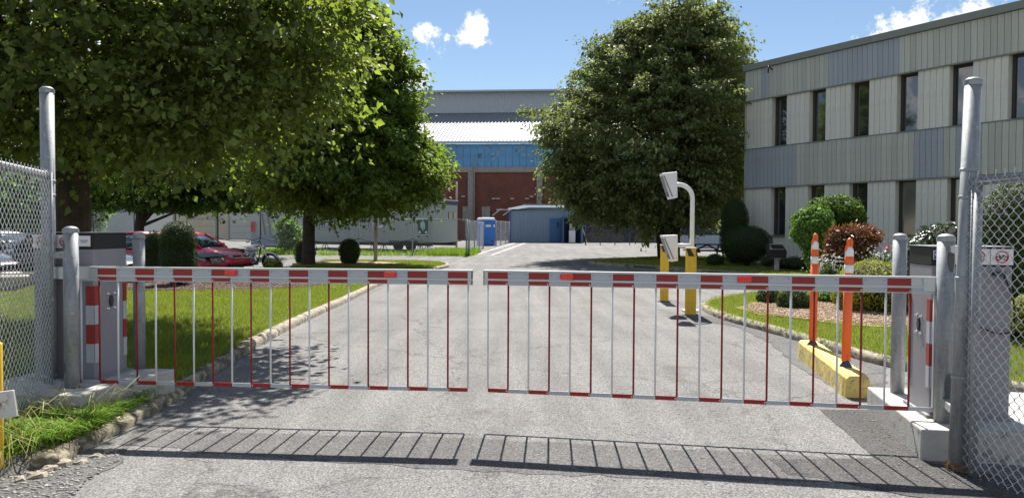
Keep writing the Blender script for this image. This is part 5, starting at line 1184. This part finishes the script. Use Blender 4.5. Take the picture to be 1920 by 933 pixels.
yard_fence((P(100, 430, 43).x, 43), (xs[0] - .1, 41.2), 6, 2.35, 'dark post chain link yard fence behind the red cars and motorcycle', 'yard fences', mp='trailer_trim')
yard_fence((P(875, 430, 41).x + .12, 41.1), (P(906, 430, 52).x, 52), 3, 1.95, 'short chain link fence return running back towards the portable toilet', 'yard fences', cable=False)
yard_fence((P(930, 430, 58).x, 58), (P(955, 430, 67).x, 67), 3, 1.95, 'open chain link gate leaf right of the portable toilet', 'yard fences', cable=False)
nf = yard_fence((P(1098, 430, 62).x, 62), (P(1236, 430, 62).x, 62), 5, 1.6, 'low dark fence before the navy wall under the right tree', 'yard fences', mp='trailer_trim', cable=False)
pt = thing('portable_toilet', (P(911, 430, 59).x, 59.3, gz(59)), R(24), 'bright blue portable toilet with white roof beyond the far fence', 'portable toilet')
MB().box((0, 0, 1.0), (1.12, 1.12, 2.0)).build('cabin', 'toilet_blue', pt, bevel=.03); MB().box((0, -.57, 1.02), (.86, .05, 1.85)).build('door', 'toilet_blue', pt, bevel=.02)
MB().add([(-.6, -.6, 2.0), (.6, -.6, 2.0), (.6, .6, 2.0), (-.6, .6, 2.0), (-.52, -.5, 2.2), (.52, -.5, 2.2), (.52, .5, 2.2), (-.52, .5, 2.2)], [(3, 2, 1, 0), (4, 5, 6, 7), (0, 1, 5, 4), (1, 2, 6, 5), (2, 3, 7, 6), (3, 0, 4, 7)]).build('roof', 'white_paint', pt, bevel=.05)
MB().box((-.05, -.6, 1.55), (.42, .01, .17)).build('label_plate', 'sign_white', pt); MB().box((.46, -.58, 1.55), (.1, .03, .2)).build('vent', 'white_paint', pt); MB().box((.3, -.6, .35), (.14, .02, .14)).build('side_vent', 'black', pt)
for x in (-.3, .3): MB().box((x, 0, .02), (.12, 1.2, .1)).build('skid', 'black', pt)
o = thing('slim_yard_mast', (P(856, 430, 50).x, 50, gz(50)), 0, 'slim pale mast standing at the right end of the trailer', 'mast'); MB().tube([(0, 0, 0), (0, 0, 4.55)], [.07, .05], 8).build('shaft', 'wood_pole', o)
q = G(704, 494); o = thing('wooden_pole', (q.x, q.y, .1), 0, 'pale wooden pole rising into the lime tree, right of the round shrub', 'pole'); MB().tube([(0, 0, -.1), (.02, 0, 1.6), (.03, 0, 2.9)], [.085, .08, .075], 8).build('shaft', 'wood_pole', o)
MB().lathe([(.3, 0), (.28, .04), (.1, .06)], 10).build('concrete_foot', 'concrete', o)

# picnic table
pc = thing('picnic_table', (P(1326, 430, 36.5).x, 36.5, gz(36.5) + .1), R(4), 'dark wooden picnic table on the lawn edge left of the topiary', 'picnic table')
for i in range(5): MB().box((0, -.3 + i * .15, .74), (1.9, .135, .045)).build('table_plank', 'wood_dark', pc)
for sy in (-1, 1):
    for j in (0, 1): MB().box((0, sy * (.66 + j * .14), .44), (1.9, .13, .045)).build('bench_plank', 'wood_dark', pc)
for x in (-.65, .65):
    for sy in (-1, 1): MB().box((x, sy * .38, .36), (.05, .1, .84), rx=sy * R(26)).build('leg', 'wood_dark', pc)
    MB().box((x + .052, 0, .40), (.045, 1.55, .1)).build('crossbeam', 'wood_dark', pc)
for sx_ in (-1, 1): MB().box((sx_ * .33, 0, .56), (.75, .05, .07), ry=sx_ * R(28)).build('brace', 'wood_dark', pc)
# slanted sign box
q = G(1456, 508, .1); sb_ = thing('slanted_sign_box', (q.x, q.y, .12), R(12), 'dark box with pale slanted top on a short post before the building', 'sign box')
MB().box((0, 0, .24), (.13, .13, .5)).build('post', 'concrete', sb_); MB().extr([(-.3, .5), (.26, .46), (.3, .72), (.1, .98), (-.34, .98)], 'y', -.22, .22).build('box', 'cab_dark', sb_, bevel=.015) 
MB().extr([(-.26, .99), (.0, .99), (.0, 1.0), (-.26, 1.0)], 'y', -.2, .2).build('top_plate', 'concrete', sb_)
MB().add([(-.42, -.235, .8), (.16, -.235, .8), (.1, -.10, .975), (-.36, -.10, .975), (-.42, -.225, .79), (.16, -.225, .79), (.1, -.09, .965), (-.36, -.09, .965)], [(0, 1, 2, 3), (7, 6, 5, 4), (0, 4, 5, 1), (1, 5, 6, 2), (2, 6, 7, 3), (3, 7, 4, 0)]).build('slanted_plate', 'galv', sb_)
# bowls
for (px, Y_, lb) in ((8, 18.3, 'pale concrete bowl planter at the left frame edge behind the fence mesh'), (44, 19.8, 'pale concrete bowl planter beside the taupe car')):
    q = P(px, 430, Y_); o = thing('bowl_planter', (q.x, Y_, 0), 0, lb, 'planter', 'bowl planters by the parked cars')
    MB().lathe([(.2, 0), (.26, .03), (.42, .22), (.5, .36), (.52, .37), (.52, .41), (.45, .41), (.40, .33), (.02, .32)], 24).build('bowl', 'planter', o); MB().lathe([(.41, .30), (.02, .34)], 16).build('soil', 'mulch', o)

# ------------------------------------------------------------------ cars
def loft(stations, ring):
    mb = MB(); vs = []; fs = []; k = None
    for s_ in stations:
        pts = ring(s_); k = len(pts); vs += pts
    for i in range(len(stations) - 1):
        for a in range(k): fs.append((i * k + a, i * k + (a + 1) % k, (i + 1) * k + (a + 1) % k, (i + 1) * k + a))
    fs.append(tuple(range(k - 1, -1, -1))); fs.append(tuple((len(stations) - 1) * k + a for a in range(k))); mb.add(vs, fs, True); return mb
def car(loc, rz, label, paint, grp, kind='hatch', Lc=4.3, front='plain'):
    c = thing('parked_car', loc, rz, label, 'car', grp); h = Lc / 2; cab_r = -h * .93 if kind == 'hatch' else -h * .55
    st = [(-h, .70, .42, .72, .80), (-h + .08, .84, .28, .84, .93), (-h + .5, .89, .2, .90, .99), (-.8, .90, .18, .90, .97), (0, .90, .18, .88, .96), (h * .42, .90, .18, .84, .95), (h * .55, .89, .18, .79, .90), (h * .8, .87, .18, .68, .79), (h - .14, .80, .2, .59, .68), (h - .02, .68, .26, .52, .62), (h + .03, .55, .34, .46, .54)]
    def ring(s_):
        x, hw, zb, zs, zt = s_
        L_ = [(hw * .84, zb), (hw, zb + .10), (hw * 1.01, (zb + zs) / 2), (hw, zs - .06), (hw * .94, zs + .0), (hw * .80, (zs + zt) / 2 + .03), (hw * .35, zt)]
        return [(x, y, z) for y, z in L_] + [(x, -y, z) for y, z in reversed(L_)]
    b = loft(st, ring).build('body', paint, c); m_ = b.modifiers.new('smooth', 'SUBSURF'); m_.levels = m_.render_levels = 1
    fb = h * .47; fr = fb - .78
    gs = [(fb, .90, .915, .72, .70), (fr, .90, 1.40, .80, .58), (fr - .5, .90, 1.46, .82, .60), (cab_r + .75, .90, 1.44, .82, .60), (cab_r + .12, .92, 1.20 if kind == 'hatch' else 1.1, .80, .62), (cab_r, .92, .99, .78, .68)]
    def gring(s_):
        x, z0, z1_, hb, ht = s_; return [(x, hb, z0), (x, ht, z1_ - .03), (x, ht * .6, z1_), (x, -ht * .6, z1_), (x, -ht, z1_ - .03), (x, -hb, z0)]
    loft(gs, gring).build('glasshouse', 'car_glass', c)
    rs = [(fr + .02, .90, 1.40, .80, .59), (fr - .5, .90, 1.475, .82, .61), (cab_r + .72, .90, 1.455, .82, .61), (cab_r + .3, .9, 1.35 if kind == 'hatch' else 1.30, .8, .61)]
    def rring(s_):
        x, z0, z1_, hb, ht = s_; return [(x, ht + .01, z1_ - .055), (x, ht, z1_ - .005), (x, ht * .6, z1_ + .014), (x, -ht * .6, z1_ + .014), (x, -ht, z1_ - .005), (x, -ht - .01, z1_ - .055), (x, -ht * .6, z1_ - .04), (x, ht * .6, z1_ - .04)]
    loft(rs, rring).build('roof', paint, c)
    for sy in (-1, 1):
        MB().tube([(fb + .03, sy * .74, .90), ((fb + fr) / 2, sy * .68, 1.17), (fr + .02, sy * .60, 1.385)], .035, 6).build('windscreen_pillar', paint, c)
        MB().tube([(fr - .95, sy * .83, .92), (fr - .98, sy * .62, 1.42)], .03, 6).build('door_pillar', 'black', c)
        MB().tube([(cab_r + .1, sy * .8, .95), (cab_r + .5, sy * .62, 1.40)], .06, 6).build('rear_pillar', paint, c)
        MB().box((fb - .35, sy * .98, 1.0), (.12, .2, .13)).build('wing_mirror', paint, c, bevel=.03)
        MB().tube([(fb - .9, sy * .905, .35), (fb - .9, sy * .905, .86)], .006, 4).build('door_seam', 'black', c)
        for x in (-h * .62, h * .60):
            w = MB().lathe([(.2, -.1), (.30, -.1), (.325, -.06), (.325, .06), (.30, .1), (.2, .1)], 22).build('wheel', 'tyre', c); w.location = (x, sy * .82, .325); w.rotation_euler = (R(90) * -sy, 0, 0)
            r_ = MB().lathe([(.215, .06), (.215, .105), (.19, .09), (.07, .075), (.05, .1)], 18); r_.build('rim', 'rim', w)
            sp2 = MB()
            for k in range(5): a = k * 1.2566; sp2.box((.12 * math.cos(a), .12 * math.sin(a), .098), (.2, .04, .012), rz=a)
            sp2.build('spokes', 'chrome', w)
            MB().torus((0, 0, .085), .345, .028, 'z', 24, 6).build('arch_shadow_ring', 'black', w)  # solid black ring standing in for the shade inside the wheel arch
        # headlamp wraps the corner
        hl = MB(); hl.add([(h - .06, sy * .42, .66), (h - .14, sy * .70, .70), (h - .42, sy * .86, .745), (h - .40, sy * .875, .62), (h - .10, sy * .74, .57), (h + .0, sy * .46, .56)], [(0, 1, 2, 3, 4, 5)]); 
        o = hl.build('headlamp', 'headlamp', c); sd_ = o.modifiers.new('thick', 'SOLIDIFY'); sd_.thickness = .05; sd_.offset = 0
        MB().box((h - .36, sy * .875, .66), (.12, .03, .06)).build('side_marker', 'amber', c)
    if front == 'wide':
        MB().box((h - .01, 0, .60), (.06, .95, .075)).build('grille', 'black', c); MB().box((h + .035, 0, .565), (.02, .98, .015)).build('chrome_strip', 'chrome', c); MB().box((h - .03, 0, .285), (.12, 1.3, .10)).build('air_intake', 'black', c); MB().box((h + .02, 0, .24), (.03, 1.35, .02)).build('lower_chrome_strip', 'chrome', c)
        e = MB().torus((h + .045, 0, .61), .062, .009, 'x', 20, 6); 
        e.tube([(h + .045, -.036, .64), (h + .045, -.012, .58)], .006, 4).tube([(h + .045, -.012, .58), (h + .045, 0, .61)], .006, 4).tube([(h + .045, 0, .61), (h + .045, .012, .58)], .006, 4).tube([(h + .045, .012, .58), (h + .045, .036, .64)], .006, 4).tube([(h + .045, -.018, .66), (h + .045, 0, .625)], .006, 4).tube([(h + .045, 0, .625), (h + .045, .018, .66)], .006, 4); e.build('emblem', 'chrome', c)
    elif front == 'vgrille':
        g2 = MB(); g2.extr([(-.34, .66), (.34, .66), (.22, .44), (-.22, .44)], 'x', h - .02, h + .045); o = g2.build('grille', 'black', c)
        for z in (.47, .51, .55, .59, .63): MB().box((h + .05, 0, z), (.015, .44 + (z - .44) * 1.0, .012)).build('grille_bar', 'chrome', o)
        MB().torus((h + .06, 0, .565), .05, .009, 'x', 16, 5).build('emblem', 'chrome', c)
        MB().box((h - .2, 0, .735), (.5, 1.35, .02), ry=R(12)).build('bonnet_bra', 'black', c); MB().box((h - .0, 0, .27), (.1, 1.2, .09)).build('air_intake', 'black', c)
    else:
        MB().box((h + .0, 0, .55), (.06, .9, .12)).build('grille', 'black', c); MB().box((h - .01, 0, .38), (.09, 1.3, .06)).build('bumper_strip', 'chrome', c)
    return c
ca = R(-14); cg = 'cars parked nose right in the left lot'
def nose(px, Y, Lc, a=ca): q = P(px, 430, Y); return (q.x - math.cos(a) * Lc / 2, q.y - math.sin(a) * Lc / 2, .0)
car(nose(452, 26.6, 4.2), ca, 'bright red hatchback with wide grille and round emblem, behind the maroon car', 'car_red', cg, 'hatch', 4.2, 'wide')
car(nose(402, 24.0, 4.7), ca, 'maroon red saloon with v shaped chrome grille and black bonnet cover', 'car_maroon', cg, 'saloon', 4.7, 'vgrille')
car(nose(262, 20.9, 4.6), ca, 'black saloon with chrome bumper strip behind the left barrier cabinet', 'car_black', cg, 'saloon', 4.6)
car(nose(118, 22.9, 4.4), ca, 'taupe car with pale blue reflecting roof behind the left fence mesh', 'car_bronze', cg, 'hatch', 4.4)
car(nose(30, 20.3, 4.4), ca, 'dark car with dark grille nose behind the bowl planters at the left edge', 'car_black', cg, 'saloon', 4.4)
# ------------------------------------------------------------------ motorcycle (local +x forward)
fx = P(508, 430, 28.6).x; mo = thing('motorcycle', (fx - .74, 28.5, gz(28.5)), R(-8), 'white and chrome cruiser motorcycle parked right of the red hatchback', 'motorcycle')
def wheel(x, r, tw, name='wheel'):
    w = MB().torus((0, 0, 0), r - tw / 2, tw / 2, 'y', 32, 8).build(name, 'tyre', mo); w.location = (x, 0, r)
    MB().torus((0, 0, 0), r - tw - .01, .012, 'y', 28, 6).build('rim', 'chrome', w); MB().tube([(0, -.07, 0), (0, .07, 0)], .05, 10).build('hub', 'chrome', w)
    s_ = MB()
    for k in range(16): a = k * math.pi / 8; s_.tube([(.03 * math.cos(a), 0, .03 * math.sin(a)), ((r - tw) * math.cos(a), 0, (r - tw) * math.sin(a))], .003, 3)
    s_.build('spokes', 'chrome', w, kind='stuff')
wheel(.78, .34, .09); wheel(-.78, .32, .13)
def fender(cx, r, a0, a1, w, m='bike_white'):
    vs = []; fs = []; n = 12
    for i in range(n + 1):
        a = R(a0 + (a1 - a0) * i / n)
        for (yy, rr) in ((-w, r - .04), (-w * .8, r), (0, r + .012), (w * .8, r), (w, r - .04)): vs.append((cx + rr * math.cos(a), yy, .33 + rr * math.sin(a)))
    for i in range(n):
        for k in range(4): fs.append((i * 5 + k, i * 5 + k + 1, (i + 1) * 5 + k + 1, (i + 1) * 5 + k))
    o = MB().add(vs, fs, True).build('fender', m, mo); s2 = o.modifiers.new('thick', 'SOLIDIFY'); s2.thickness = .006
fender(.78, .37, 25, 150, .065); fender(-.78, .36, 20, 190, .09)
for sy in (-1, 1): MB().tube([(.78, sy * .085, .34), (.42, sy * .085, .98)], [.028, .024], 8).build('fork', 'chrome', mo)
MB().tube([(.42, -.1, .98), (.42, .1, .98)], .02, 8).build('fork_clamp', 'chrome', mo)
MB().tube([(.16, -.40, 1.10), (.28, -.30, 1.16), (.38, -.1, 1.04), (.38, .1, 1.04), (.28, .30, 1.16), (.16, .40, 1.10)], .014, 8).build('handlebar', 'chrome', mo)
for sy in (-1, 1):
    MB().tube([(.16, sy * .40, 1.10), (.04, sy * .46, 1.07)], .02, 8).build('grip', 'black', mo); MB().tube([(.26, sy * .31, 1.16), (.26, sy * .36, 1.27)], .006, 5).build('mirror_stem', 'chrome', mo)
    MB().lathe([(.0, -.015), (.05, -.01), (.05, .01), (.0, .015)], 12, (0, 0, 0)).build('mirror', 'chrome', mo).matrix_local = Matrix.Translation((.26, sy * .37, 1.30)) @ Matrix.Rotation(R(90), 4, 'Y')
MB().lathe([(.03, -.08), (.075, -.04), (.085, .03), (.07, .045), (.01, .05)], 14).build('headlight', 'chrome', mo).matrix_local = Matrix.Translation((.53, 0, .90)) @ Matrix.Rotation(R(90), 4, 'Y')
st = [(.32, .06, .74, .82), (.22, .12, .70, .93), (0, .15, .68, .95), (-.2, .11, .70, .86), (-.28, .05, .72, .80)]
tk = loft(st, lambda s_: [(s_[0], s_[1] * math.cos(a), (s_[2] + s_[3]) / 2 + (s_[3] - s_[2]) / 2 * math.sin(a)) for a in [k * math.pi / 5 for k in range(10)]]).build('fuel_tank', 'bike_white', mo); tk.modifiers.new('s', 'SUBSURF').levels = 1
MB().box((.02, -.150, .84), (.16, .01, .025)).build('tank_badge', 'sign_red', mo)
MB().tube([(-.22, 0, .72), (-.45, 0, .68), (-.7, 0, .73), (-.95, 0, .74)], [.1, .13, .12, .07], 12).build('seat', 'black', mo)
en = MB(); en.box((.05, 0, .36), (.42, .26, .24)).tube([(.0, 0, .45), (.14, 0, .70)], .09, 12).tube([(-.02, 0, .45), (-.14, 0, .70)], .09, 12); en.build('engine', 'rim', mo, bevel=.02)
ef = MB(); 
for k in range(6): ef.tube([(.03 + k * .022, 0, .5 + k * .038), (.035 + k * .022, 0, .508 + k * .038)], .115, 12).tube([(-.04 - k * .022, 0, .5 + k * .038), (-.045 - k * .022, 0, .508 + k * .038)], .115, 12)
ef.build('cooling_fins', 'chrome', mo, kind='stuff')
MB().tube([(.25, -.14, .55), (.3, -.16, .35), (.1, -.18, .22), (-.5, -.18, .22), (-1.0, -.18, .26)], .038, 8).build('exhaust', 'chrome', mo)
MB().tube([(.40, 0, .95), (.35, 0, .6), (.28, 0, .22), (-.45, 0, .2), (-.78, 0, .33)], .022, 6).build('frame_tube', 'black', mo); MB().tube([(.40, 0, .95), (-.3, 0, .68), (-.6, 0, .6), (-.78, 0, .33)], .022, 6).build('frame_tube', 'black', mo)
MB().tube([(0, .12, .25), (-.05, .38, 0)], .014, 6).build('side_stand', 'chrome', mo)
MB().box((-1.12, 0, .62), (.05, .1, .06)).build('tail_lamp', 'lamp_red', mo)
